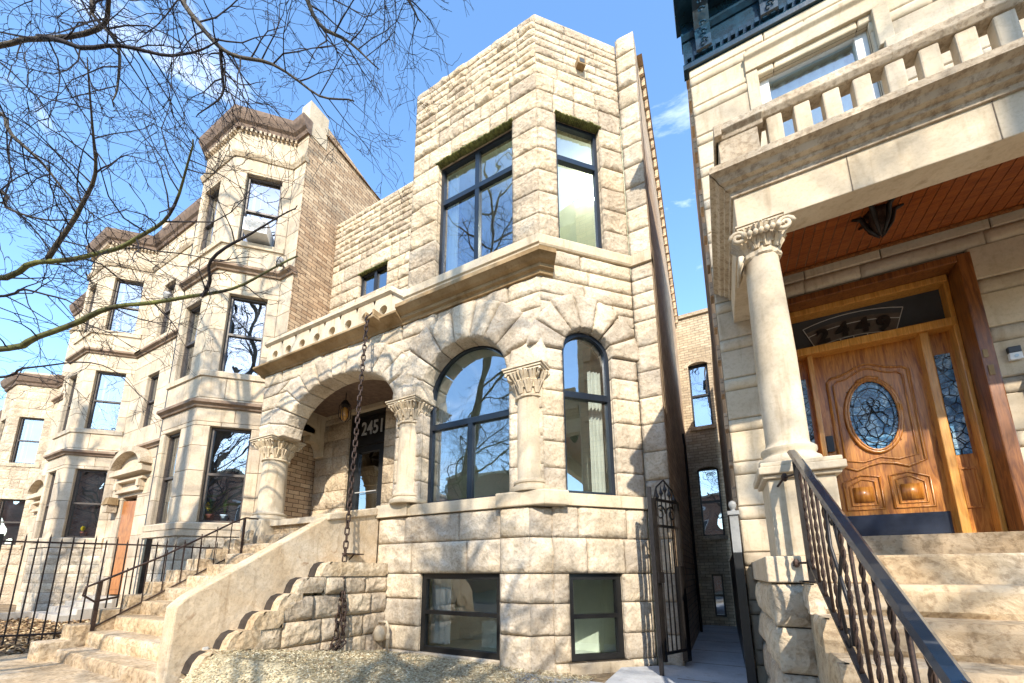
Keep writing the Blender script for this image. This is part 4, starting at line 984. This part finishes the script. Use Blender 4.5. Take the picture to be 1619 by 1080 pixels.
q=MB(); stair(q,.475,RE-.01,[(3.24-.31*k+.02,-.06-.18*k-.012) for k in range(6,-1,-1)],3.6,-2.6); q.build('step_foundation',M['step'],R)
# door assembly
FD=Fr((0,5.5,0),(1,0,0),(0,-1,0))
q=MB()
fprof(q,FR,.80,.90,[(-.4,.12),(.02,.12),(.02,3.10),(-.4,3.10)]); 
q.box((2.30,5.185,.35),(2.40,5.62,3.10)); q.box((.86,5.185,3.02),(2.30,5.62,3.10)); q.box((.84,5.2,.35),(.92,5.62,3.02)) 
q.build('door_casing',M['oakd'],R,bevel=.01)
q=MB(); 
q.box((2.26,5.40,.36),(2.30,5.6,3.02)); q.box((.92,5.36,2.95),(2.28,5.58,3.02)); q.box((.92,5.38,2.46),(2.28,5.58,2.55)); q.box((.92,5.36,.36),(.96,5.58,2.95))
q.box((1.06,5.42,.36),(1.11,5.56,2.46)); q.box((2.01,5.42,.36),(2.08,5.56,2.46))
q.build('door_frame',M['oakl'],R,bevel=.008)
q=MB(); fbox(q,FD,.96,2.26,2.55,2.95,-.03,-.01); tr=q.build('transom_pane',M['dark_in'],R)
q=MB()
for (cz,rr_) in ((1.55,1.36),(1.55,1.24),(1.55,1.08),(1.55,1.03)):
    pts=[FD.P(1.52+rr_*sin(a),cz+rr_*cos(a),-.0) for a in [(-.33+.66*k/10) for k in range(11)]]; q.tube(pts,.005,4)
for k in range(7):
    a=-.33+.66*k/6; q.tube([FD.P(1.52+1.03*sin(a),1.55+1.03*cos(a),0),FD.P(1.52+1.08*sin(a),1.55+1.08*cos(a),0)],.005,4)
for a in (-.33,.33): q.tube([FD.P(1.52+1.03*sin(a),1.55+1.03*cos(a),0),FD.P(1.52+1.36*sin(a),1.55+1.36*cos(a),0)],.005,4)
q.build('lead_came',M['number'],tr)
q=MB(); vs=[]
for k in range(11):
    a=-.33+.066*k
    for rr_ in (1.08,1.30): vs.append(FD.P(1.52+rr_*sin(a),1.55+rr_*cos(a),-.006))
q.add(vs,[(2*k,2*k+2,2*k+3,2*k+1) for k in range(10)]); q.build('number_panel',M['rtrim2'],tr)
for i,ch_ in enumerate('2449'):
    a=-.24+.16*i; text_mesh(ch_,.22,FD,1.52+1.12*sin(a),1.55+1.12*cos(a)-.01,.004,'house_number',M['blackf'],tr,.006,.012)
q=MB(); fbox(q,FD,1.11,2.01,.36,2.46,-.06,-.015)
def bar(mb,pts,r,d): mb.tube([FD.P(u,z,d) for u,z in pts],r,6)
dr_=q.build('oak_door',M['oak'],R)
q=MB()
def loop(pts,r,d): bar(q,pts+[pts[0],pts[1]],r,d)
cu=1.56; top=[(cu+.34*x,2.17+.10*math.exp(-(x*2.2)**2)) for x in [i/8 for i in range(-8,9)]]
loop([(cu-.34,1.14)]+[(cu-.34,2.13)]+top[1:-1]+[(cu+.34,2.13),(cu+.34,1.14)]+[(cu+.34*x,1.10+.05*cos(x*PI)) for x in (.6,.3,0,-.3,-.6)],.014,-.012)
loop([(cu-.29,1.20)]+[(cu-.29,2.08)]+[(u*.85+cu*.15,z-.05) for u,z in top[1:-1]]+[(cu+.29,2.08),(cu+.29,1.20)]+[(cu+.28*x,1.17+.04*cos(x*PI)) for x in (.5,0,-.5)],.010,-.012)
for sx in (-1,1):
    x0,x1=cu+sx*.04,cu+sx*.34
    for g,rr_ in ((0,.012),(.045,.009)):
        xs=[x0+sx*g,x1-sx*g]; loop([(xs[0],.66+g),(xs[0],.98-g+.02),((xs[0]+xs[1])/2,1.03-g),(xs[1],.96-g),(xs[1],.66+g)],rr_,-.012)
    fbox(q,FD,min(x0+sx*.07,x1-sx*.07),max(x0+sx*.07,x1-sx*.07),.74,.90,-.015,.0)
loop([(cu+.225*cos(2*PI*k/28),1.675+.415*sin(2*PI*k/28)) for k in range(28)],.020,-.008)
loop([(cu+.205*cos(2*PI*k/28),1.675+.392*sin(2*PI*k/28)) for k in range(28)],.012,.004)
q.tube([FD.P(cu-.09,2.075,-.0),FD.P(cu,2.11,0),FD.P(cu+.09,2.075,0)],.022,6)
q.build('raised_moulding',M['oak'],dr_,True)
q=MB(); n=32; q.add([FD.P(cu,1.675,-.012)]+[FD.P(cu+.215*cos(2*PI*k/n),1.675+.40*sin(2*PI*k/n),-.012) for k in range(n)],[(0,k+1,(k+1)%n+1) for k in range(n)]); ov=q.build('oval_leaded_glass',M['leaded'],dr_)
q=MB()
def el(a,b_,c0=0,c1=2*PI,n=28,r=.0035,du=0,dz=0): q.tube([FD.P(cu+du+a*cos(c0+(c1-c0)*k/n),1.675+dz+b_*sin(c0+(c1-c0)*k/n),-.006) for k in range(n+1)],r,4)
el(.165,.31)
for k in range(5):
    a=2*PI*k/5+PI/2; el(.03,.05,du=.045*cos(a),dz=.10+.05*sin(a),n=12)
for sx in (-1,1):
    q.tube([FD.P(cu,1.76-.0,-.006),FD.P(cu+sx*.03,1.66,-.006),FD.P(cu+sx*.08,1.56,-.006),FD.P(cu+sx*.05,1.46,-.006),FD.P(cu,1.42,-.006)],.0045,5)
    q.tube([FD.P(cu,1.70,-.006),FD.P(cu+sx*.07,1.70,-.006),FD.P(cu+sx*.12,1.64,-.006),FD.P(cu+sx*.10,1.58,-.006)],.0045,5)
    for zz in (1.95,1.80,1.55,1.40): q.tube([FD.P(cu+sx*.14,zz,-.006),FD.P(cu+sx*.19,zz+(.03 if zz>1.67 else -.03),-.006)],.003,4)
q.build('lead_came',M['iron'],ov,True)
q=MB(); fbox(q,FD,1.13,1.99,.37,.60,-.015,-.008); q.build('kick_plate',M['steel'],dr_)
q=MB(); fbox(q,FD,1.13,1.19,1.32,1.50,-.015,.012); q.tube([FD.P(1.16,1.25,0),FD.P(1.16,1.22,.06),FD.P(1.16,1.05,.06),FD.P(1.16,1.02,0)],.012,6); q.build('handle',M['blackf'],dr_)
for u0,u1 in ((2.08,2.26),(.96,1.06)):
    q=MB(); fbox(q,FD,u0,u1,.36,2.46,-.05,-.01)
    if u1-u0>.12:
        fbox(q,FD,u0+.03,u0+.045,.62,1.02,-.01,.004); fbox(q,FD,u1-.045,u1-.03,.62,1.02,-.01,.004); fbox(q,FD,u0+.045,u1-.045,.62,.635,-.01,.004); fbox(q,FD,u0+.045,u1-.045,1.0,1.02,-.01,.004)
    sd=q.build('sidelight',M['oak'],R); q=MB(); fbox(q,FD,u0+(.035 if u1-u0>.12 else .02),u1-.03,1.15,2.22,-.01,-.004); q.build('leaded_glass',M['leaded'],sd)
q=MB(); q.box((2.315,5.178,1.98),(2.345,5.186,2.06)); q.box((2.325,5.178,1.80),(2.36,5.186,1.90)); q.build('intercom_plate',M['trim'],R)
# ceiling lamp
cl_=thing('ceiling_lamp','dark bronze leaf shaped lamp on the orange wood porch ceiling','ceiling lamp',(1.63,4.55,3.4))
q=MB(); q.lathe((1.6,4.6,3.26),[(.005,-.12),(.05,-.06),(.075,.02),(.07,.1),(.10,.14)],10); q.build('bowl',M['rust'],cl_,True)
q=MB()
for k in range(6):
    a=2*PI*k/6; q.tube([(1.6+.02*cos(a),4.6+.02*sin(a),3.14),(1.6+.09*cos(a),4.6+.09*sin(a),3.26),(1.6+.12*cos(a),4.6+.12*sin(a),3.38),(1.6+.19*cos(a),4.6+.19*sin(a),3.40)],[.008,.018,.022,.012],6)
q.build('bronze_arms',M['iron'],cl_,True)
db=thing('doorbell','small white and black video doorbell on the wall right of the oak door','doorbell',(2.5,5.17,1.95))
q=MB(); q.box((2.46,5.15,1.90),(2.54,5.185,1.97)); q.build('base',M['white'],db,bevel=.004); q=MB(); q.box((2.46,5.15,1.97),(2.54,5.185,2.03)); q.build('lens_panel',M['blackf'],db,bevel=.004)
q=MB(); q.tube([(2.50,5.152,1.935),(2.50,5.145,1.935)],.014,10); q.build('button',M['bluepot'],db)
mbx=thing('mailbox','black metal mailbox at the right edge beside the doorbell','mailbox',(2.7,5.1,1.6))
q=MB(); q.box((2.56,5.06,1.42),(2.9,5.185,1.72)); q.build('box',M['iron'],mbx,bevel=.01); q=MB(); q.add([(2.55,5.04,1.72),(2.91,5.04,1.72),(2.91,5.185,1.80),(2.55,5.185,1.80)],[(0,1,2,3),(3,2,1,0)]); q.tube([(2.6,5.06,1.73),(2.6,5.05,1.83)],.01,5); q.build('lid',M['iron'],mbx)
# right railing
rr=thing('iron_railing','black wrought iron stair railing with twisted balusters beside the steps of the columned porch','railing',(.5,2.5,-1))
RXX=.495
def_z=lambda y:.82+(y-3.36)*.60
q=MB(); 
y0,y1=3.38,1.50
prof=[(-.026,0),(-.030,.012),(-.016,.026),(.016,.026),(.030,.012),(.026,0)]
vs=[(RXX+a,y,def_z(y)+b_) for y in (y0,y1) for a,b_ in prof]; n=6
q.add(vs,[(i,(i+1)%n,n+(i+1)%n,n+i) for i in range(n)]+[tuple(range(n)),tuple(range(2*n-1,n-1,-1))])
q.tube([(RXX,y1+.01,def_z(y1)+.012),(RXX+.01,y1-.06,def_z(y1)-.03),(RXX+.012,y1-.09,def_z(y1)-.10),(RXX+.0,y1-.06,def_z(y1)-.14)],[.027,.027,.025,.018],8)
q.build('handrail',M['railp'],rr)
q=MB(); q.box((RXX-.014,3.31,-.06),(RXX+.014,3.338,.80)); q.box((RXX-.06,3.27,-.055),(RXX+.06,3.38,-.045)); q.build('post',M['iron'],rr)
q=MB(); vs=[(RXX+a,y,def_z(y)-.72+b_) for y in (3.33,1.45) for a,b_ in ((-.012,0),(.012,0),(.012,.024),(-.012,.024))]; q.add(vs,[(0,1,5,4),(1,2,6,5),(2,3,7,6),(3,0,4,7)]); q.build('lower_rail',M['iron'],rr)
for k in range(14):
    y=3.33-.128*(k+1); q=MB(); z0,z1=def_z(y)-.70,def_z(y)+.005
    if k==5: continue
    if k%2:
        q.tube([(RXX,y,z0),(RXX,y,z1)],.008,6)
    else:
        pts=[];
        for s_ in (0,PI):
            q.tube([(RXX+.006*cos(t*1.1+s_),y+.006*sin(t*1.1+s_),z0+(z1-z0)*t/30) for t in range(31)],.006,5)
    q.build('baluster',M['rust'],rr,True)
q=MB(); yc=3.33-.128*6; zc=def_z(yc)-.35
q.tube([(RXX,yc-.04,zc+.30),(RXX,yc+.0,zc+.33),(RXX,yc+.03,zc+.28),(RXX,yc+.0,zc+.25),(RXX,yc-.02,zc+.28)],.007,5)
q.tube([(RXX,yc+.08,zc+.36),(RXX,yc+.10,zc+.15),(RXX,yc,zc),(RXX,yc-.10,zc-.15),(RXX,yc-.06,zc-.32)],.009,5)
q.tube([(RXX,yc-.04,zc+.28),(RXX,yc-.10,zc+.1),(RXX,yc,zc),(RXX,yc+.09,zc-.12),(RXX,yc+.05,zc-.28)],.009,5)
q.tube([(RXX,yc+.04,zc-.30),(RXX,yc+.0,zc-.33),(RXX,yc-.03,zc-.28),(RXX,yc+.0,zc-.25)],.007,5)
q.build('scroll_panel',M['iron'],rr,True)
for z in (.62,.02):
    q=MB(); q.tube([(RXX,3.32,z+.05),(RXX-.06,3.40,z+.05),(RXX-.10,3.47,z)],.008,5); q.lathe((RXX-.06,3.40,z+.02),[(.008,0),(.02,.02),(.02,.04),(.008,.06)],6); q.build('wall_bracket',M['rust'],rr)
# ================================================================== GROUND
def struct(name,mb,m): 
    o=mb.build(name,m); tag(o,None,None,None,'structure'); return o
g=MB(); g.add([(-150,-80,GZ-.06),(120,-80,GZ-.06),(120,150,GZ-.06),(-150,150,GZ-.06)],[(0,1,2,3)]); struct('ground',g,M['soil'])
g=MB(); g.add([(-150,-9,GZ-.052),(120,-9,GZ-.052),(120,-3,GZ-.052),(-150,-3,GZ-.052)],[(0,1,2,3)]); struct('road',g,M['asphalt'])
g=MB(); g.add([(-1.35,5.0,GZ),(RX+.0,5.0,GZ),(RX,11.6,GZ),(XR,11.6,GZ),(XR,6.5,GZ),(-1.35,5.9,GZ)],[(0,1,2,3,4,5)]); g.add([(-2.6,1.9,GZ-.002),(.27,1.9,GZ-.002),(.27,5.0,GZ-.002),(-2.6,5.0,GZ-.002)],[(0,1,2,3)]); struct('alley_pavement',g,M['concrete'])
g=MB(); g.box((-60,.2,GZ-.2),(20,1.9,GZ-.01)); struct('pavement',g,M['pave'])
def LZ(x,y):
    k=min(1,max(0,(-1.7-x)/2.2)); z=GZ-.02+.155*(5.2-y)*k
    return max(GZ-.05,z-max(0,2.6-y)*(.9+.3*k)) if y<2.6 else z
g=MB()
for k in range(6): g.box((XR-.02,5.6+1.1*k,GZ+.002),(RX,5.612+1.1*k,GZ+.004))
struct('pavement_joints',g,M['soil'])
# lawn surface with gentle relief
g=MB(); nx,ny=60,40; x0,x1,y0,y1=-5.10,-1.55,1.5,5.2
vs=[(x0+(x1-x0)*i/nx,y0+(y1-y0)*j/ny,LZ(x0+(x1-x0)*i/nx,y0+(y1-y0)*j/ny)+.02*NZ.fractal(V((i*.13,j*.13,3)),1,2,4)) for j in range(ny+1) for i in range(nx+1)]
g.add(vs,[(j*(nx+1)+i,j*(nx+1)+i+1,(j+1)*(nx+1)+i+1,(j+1)*(nx+1)+i) for j in range(ny) for i in range(nx)]); o=g.build('lawn',M['straw'],None,True); tag(o,kind='structure')
def scatter(name,label,cat,x0,x1,y0,y1,n,l0,l1,wd,m,z,curl=.5,lim=None):
    g=MB(); rr_=random.Random(5)
    for _ in range(n):
        x=rr_.uniform(x0,x1); y=rr_.uniform(y0,y1); 
        if lim and not lim(x,y): continue
        a=rr_.uniform(0,2*PI); l=rr_.uniform(l0,l1); t=rr_.uniform(-.2,curl); d=V((cos(a)*cos(t),sin(a)*cos(t),abs(sin(t)))); w=V((-sin(a),cos(a),rr_.uniform(-.5,.5)))*wd*rr_.uniform(.5,1)
        p=V((x,y,(LZ(x,y)+.015 if name in('dry_grass','leaf_litter') else z)+rr_.uniform(0,.03))); q_=p+d*l*.5+V((0,0,l*.12)); e=p+d*l
        g.add([p-w*.5,p+w*.5,q_+w,e,q_-w],[(0,1,2,3,4)],rr_.random())
    return tag(g.build(name,m),label,cat,None,'stuff')
scatter('dry_grass','pale dry straw grass covering the small front lawn','grass',-5.05,-1.5,1.8,5.15,30000,.02,.055,.006,M['strawt'],GZ+.01,.35)
scatter('fallen_leaves','brown dead leaves and debris on the yard behind the iron fence','leaves',-18,-9.0,.3,5.4,9000,.06,.13,.035,M['leaft'],GZ-.05,.5)
scatter('leaf_litter','small brown leaf fragments strewn over the straw coloured lawn','leaves',-5.0,-1.6,2.7,5.1,900,.02,.05,.012,M['leaft'],GZ+.02,.5)
# ================================================================== TREES
def limb(mb,pts,r0,r1,sides=7,wob=.02,sub=4,seed=0):
    """smooth wobbly limb through points; returns sampled centreline and radii"""
    P=[V(p) for p in pts]; out=[]
    for i in range(len(P)-1):
        a=P[max(i-1,0)];b_=P[i];c=P[i+1];d=P[min(i+2,len(P)-1)]
        for k in range(sub):
            t=k/sub; out.append(.5*((2*b_)+(c-a)*t+(2*a-5*b_+4*c-d)*t*t+(3*b_-a-3*c+d)*t*t*t))
    out.append(P[-1]); n=len(out)
    out=[p+V((NZ.noise(p*1.7+V((seed,0,0))),NZ.noise(p*1.7+V((0,seed+5,0))),NZ.noise(p*1.7+V((0,0,seed+9)))))*wob*(1 if 0<i<n-1 else 0) for i,p in enumerate(out)]
    R_=[(r0+(r1-r0)*i/(n-1))*(1+.12*NZ.noise(out[i]*7)) for i in range(n)]
    mb.tube(out,R_,sides); return out,R_
BR=.72
def twig(mb,rr_,p,d,L,r,depth,droop):
    n=5 if depth>0 else 4; pts=[p]; q=p.copy(); d=d.normalized()
    for k in range(n):
        d=(d+V((rr_.gauss(0,.20),rr_.gauss(0,.20),rr_.gauss(0,.20)-droop*.12))).normalized(); q=q+d*(L/n); pts.append(q.copy())
        if depth>0 and k>0:
            for _ in range(1 if rr_.random()<BR else 0):
                ax=d.orthogonal().normalized(); ax=Matrix.Rotation(rr_.uniform(0,2*PI),3,d)@ax
                nd=(d*.75+ax*rr_.uniform(.5,.95)); twig(mb,rr_,q,nd,L*rr_.uniform(.38,.62),max(r*.55,.0022),depth-1,droop)
    mb.tube(pts,[max(.002,r*(1-.75*k/n)) for k in range(n+1)],4 if depth>1 else 3,cap=False)
def dress(mb,rr_,cl,R_,every,L,r,depth,droop,t0=0.,zbias=0):
    n=len(cl)
    for i in range(int(n*t0),n-1,every):
        d=(cl[i+1]-cl[i]).normalized(); ax=d.orthogonal().normalized(); ax=Matrix.Rotation(rr_.uniform(0,2*PI),3,d)@ax
        ax=ax+V((0,0,zbias)); nd=d*rr_.uniform(.2,.8)+ax.normalized()
        twig(mb,rr_,cl[i],nd,L*rr_.uniform(.5,1.1),min(r,R_[i]*.6),depth,droop)
# overhanging tree at the left
T=thing('street_tree','large bare tree at the left whose mossy branches reach across the row houses','tree',(-8.3,-1.3,GZ),None)
q=MB(); tk,tr_=limb(q,[(-8.3,-1.3,GZ-.1),(-8.25,-1.3,.6),(-8.2,-1.3,2.2),(-8.0,-1.3,4.2),(-7.6,-1.2,6.2),(-7.0,-1.0,8.2)],.30,.12,12,.05,5); q.build('trunk',M['bark'],T,True)
q=MB(); tk2,tr2=limb(q,[(-7.0,-1.0,8.2),(-6.9,-1.4,10.5),(-7.2,-1.6,13),(-7.0,-1.8,16)],.12,.04,8,.08,5,3)
HI=[(q,tk2,tr2)]
def rotm():
    y,p=math.radians(-28.467),math.radians(11.0586); cy,sy,cp,sp=cos(y),sin(y),cos(p),sin(p)
    F_=V((sy*cp,cy*cp,sp)); R_=V((cy,-sy,0)); U=R_.cross(F_); return R_,U,F_
RR,UU,FFv=rotm()
def ray(u,v,dist):
    d=RR*((u-793.67)/637.6)-UU*((v-782.32)/637.6)+FFv; return d.normalized()*dist
rt=random.Random(21); tw=MB()
LB=[ # (list of world pts, r0, r1, twig every, L, depth, droop)
 ([(-8.2,-1.3,1.9),ray(-40,555,8.0),ray(60,530,7.4),ray(140,503,6.9),ray(220,482,6.5),ray(320,466,6.1),ray(400,440,5.8),ray(470,405,5.6)],.05,.010,2,.75,2,0),
 ([ray(318,468,6.1),ray(328,440,6.0),ray(330,410,5.95),ray(380,372,5.8),ray(430,345,5.7),ray(470,325,5.6)],.028,.006,2,.5,2,0),
 ([(-8.2,-1.3,2.7),ray(-40,438,8.0),ray(60,418,7.5),ray(150,402,7.0),ray(215,372,6.6),ray(262,330,6.3),ray(290,270,6.1),ray(305,220,6.0)],.042,.009,1,1.1,3,-.1),
 ([ray(75,410,7.4),ray(120,340,7.2),ray(148,270,7.0),ray(145,190,6.9),ray(138,90,6.8)],.035,.006,1,1.1,3,.1),
 ([(-8.0,-1.3,4.4),ray(-30,72,8.6),ray(60,58,8.0),ray(150,44,7.6),ray(170,5,7.4),ray(180,-60,7.3)],.032,.022,2,1.2,3,.3),
 ([ray(60,58,8.0),ray(150,68,7.3),ray(230,76,6.9),ray(300,80,6.6),ray(345,60,6.4)],.028,.006,1,1.0,3,.3),
 ([(-7.5,-1.2,6.8),ray(240,-80,8),ray(285,-5,7.4),ray(330,60,7.0),ray(365,88,6.8),ray(430,105,6.6),ray(500,150,6.3),ray(560,160,6.1)],.04,.008,1,.9,3,.35),
 ([ray(350,75,6.9),ray(352,110,6.9),ray(350,140,6.85),ray(332,165,6.8),ray(310,185,6.8)],.022,.005,1,.5,2,.2),
 ([(-7.0,-1.0,8.2),ray(420,-120,8),ray(470,-30,7.3),ray(500,30,7),ray(560,75,6.7),ray(600,110,6.5)],.05,.006,1,.9,3,.4),
 ([(-7.0,-1.0,8.2),ray(540,-140,8),ray(600,-50,7.3),ray(640,-5,7.0),ray(665,35,6.8)],.04,.008,1,.75,2,.35),
 ([(-7.6,-1.2,6.2),ray(100,-60,8.4),ray(150,20,7.8),ray(185,70,7.5),ray(192,140,7.2),ray(180,170,7.1)],.035,.006,1,1.0,3,.5),
 ([(-8.1,-1.3,3.6),ray(-40,180,8.6),ray(20,215,8),ray(70,260,7.6),ray(110,310,7.3),ray(150,345,7.1)],.035,.006,1,1.2,3,.1),
 ([(-8.2,-1.3,2.9),ray(-40,300,8.4),ray(10,330,8),ray(60,345,7.6),ray(130,350,7.2)],.03,.006,1,1.1,3,.0),
 ([(-8.2,-1.3,1.6),ray(-40,600,8.2),ray(30,585,7.8),ray(110,575,7.4),ray(180,585,7.0),ray(240,640,6.7)],.022,.004,2,.7,2,.2),
 ([(-8.2,-1.3,2.4),ray(-40,470,8.2),ray(40,460,7.8),ray(100,470,7.3),ray(135,500,7.0)],.025,.005,1,.9,3,.1),
]
for i,(pts,r0,r1,ev,L,dp,dr0) in enumerate(LB):
    q=MB(); cl,R_=limb(q,pts,r0*.8,r1*.8,8,.06,4,i*3.1); q.build('branch',M['mossbark'] if i in(0,2) else (M['bark'] if r0>.028 else M['twig']),T,True)
    dress(tw,rt,cl,R_,ev+(1 if i in(0,1) else 0),L,.009,dp,dr0,.10)
q0=HI[0][0]; rh=random.Random(77)
for k in range(14):
    i=int(len(HI[0][1])*(.05+.9*k/14)); p=HI[0][1][i]; a=2.4*k; e=p+V((cos(a),sin(a),1.1)).normalized()*rh.uniform(2.6,4.0); md=(p+e)/2+V((0,0,-.25))
    c2,R2=limb(q0,[p,md,e],.055,.012,6,.12,5,k); dress(tw,rh,c2,R2,1,1.6,.014,2,-.2,.2)
q0.build('upper_branches',M['bark'],T,True)
tw.build('twigs',M['twig'],T)
# street trees behind the camera (their shadows and reflections show on the houses)
def street_tree(name,label,x,y,h,seed,copy=None):
    t=thing(name,label,'tree',(x,y,GZ),'bare street trees behind the viewer'); rr_=random.Random(seed)
    q=MB(); cl,R_=limb(q,[(x,y,GZ-.1),(x+.1,y,1.5),(x-.1,y+.1,3.6),(x+.15,y,7.0),(x,y+.1,h*.66)],.26,.12,10,.08,5,seed); q.build('trunk',M['bark'],t,True)
    tq=MB(); bq=MB()
    for k in range(24):
        i=int(len(cl)*(.28+.70*k/24)); i=min(i,len(cl)-2); a=2.4*k+rr_.uniform(-.4,.4); p=cl[i]; up_=.9+.06*k
        L=rr_.uniform(3.0,4.6)*(1-.03*k); e=p+V((cos(a),sin(a),up_)).normalized()*L; md=(p+e)/2+V((rr_.uniform(-.4,.4),rr_.uniform(-.4,.4),-.3))
        c2,R2=limb(bq,[p,md,e],R_[i]*.55,.02,6,.15,6,k+seed); dress(tq,rr_,c2,R2,1,2.0,.02,2,-.2,.25)
    bq.build('branch',M['bark'],t,True); tq.build('twigs',M['twig'],t); return t
t1=street_tree('street_tree','bare street tree behind the viewer in front of the stone house',1.2,-4.6,20,3)
for (x,y,rz,lb) in ((-6.2,-5.2,1.9,'bare street tree behind the viewer to the left'),(6.5,-4.8,4.0,'bare street tree behind the viewer to the right'),(-14.5,-4.6,2.8,'farthest left bare street tree behind the viewer')):
    c=copy_tree(t1); c.location=(x,y,GZ); c.rotation_euler=(0,0,rz); c['label']=lb
# houses across the street (reflected in the glass)
for i,(x0,x1,h) in enumerate(((-34,-24,7.5),(-22,-12,8.5),(-10,0,7.0),(2,12,8.2),(14,24,7.4))):
    t=thing('brick_building','brick building across the street '+['far left','left','opposite the stone house','opposite the porch house','far right'][i],'building',((x0+x1)/2,-20,GZ),'brick buildings across the street')
    F_=Fr((0,-19,0),(-1,0,0),(0,1,0)); q=MB(); m=MB()
    q.box((x0,-28,-1.3),(x1,-19,h)); q.build('wall',M['brickS'],t); q=MB(); q.box((x0-.1,-28,h),(x1+.1,-18.8,h+.3)); q.build('parapet',M['smooth'],t)
    for z in (.3,4.0):
        for k in range(4):
            u=-(x0+1.2+k*2.3); q=MB(); fbox(q,F_,u-.5,u+.5,z,z+1.8,-.02,.06); wv=q.build('window',M['white'],t); q=MB(); fbox(q,F_,u-.42,u+.42,z+.08,z+1.72,.05,.07); q.build('pane',M['dark_in'],wv)
# ================================================================== WORLD, SUN, CAMERA
EL=math.radians(35); AZ=math.radians(27)
w=bpy.data.worlds.new('World'); S.world=w; w.use_nodes=True; nt=w.node_tree; nt.nodes.clear()
sk=N(nt,'ShaderNodeTexSky'); sk.sky_type='NISHITA'; sk.sun_disc=False; sk.sun_elevation=EL; sk.sun_rotation=math.radians(180-27); sk.air_density=1.2; sk.dust_density=.3; sk.ozone_density=2.5
bg=N(nt,'ShaderNodeBackground'); bg.inputs[1].default_value=.15
tc=N(nt,'ShaderNodeTexCoord'); mp=N(nt,'ShaderNodeMapping'); mp.inputs['Scale'].default_value=(1,1,2.6); nt.links.new(tc.outputs['Generated'],mp.inputs[0])
cn=noise(nt,mp.outputs[0],2.3,8,.62,.6); cf=ramp(nt,cn,[(.60,(0,0,0)),(.82,(.6,.6,.6))])
c=mixc(nt,cf,sk.outputs[0],(7.5,7.8,8.4)); hs=N(nt,'ShaderNodeHueSaturation'); hs.inputs['Saturation'].default_value=1.12; hs.inputs['Value'].default_value=1.0; nt.links.new(c,hs.inputs['Color']); nt.links.new(hs.outputs[0],bg.inputs[0])
o=N(nt,'ShaderNodeOutputWorld'); nt.links.new(bg.outputs[0],o.inputs[0])
sl_=bpy.data.lights.new('sun','SUN'); sl_.energy=2.6; sl_.angle=math.radians(.6); sl_.color=(1,.91,.77)
so_=bpy.data.objects.new('sun',sl_); COL.objects.link(so_)
sd=V((sin(AZ)*cos(EL),-cos(AZ)*cos(EL),sin(EL))); so_.rotation_euler=sd.to_track_quat('Z','Y').to_euler(); so_.location=sd*40
cd=bpy.data.cameras.new('camera'); co_=bpy.data.objects.new('camera',cd); COL.objects.link(co_); S.camera=co_
cd.sensor_width=36; cd.sensor_fit='HORIZONTAL'; cd.lens=637.6/1619*36; cd.shift_x=(809.5-793.67)/1619; cd.shift_y=(782.32-540)/1619
cd.clip_start=.05; cd.clip_end=600
mt=Matrix((RR,UU,-FFv)).transposed(); co_.rotation_euler=mt.to_euler()
S.view_settings.view_transform='Standard'; S.view_settings.look='None'; S.view_settings.exposure=1.64; S.view_settings.gamma=1
S.render.resolution_x=1024; S.render.resolution_y=683
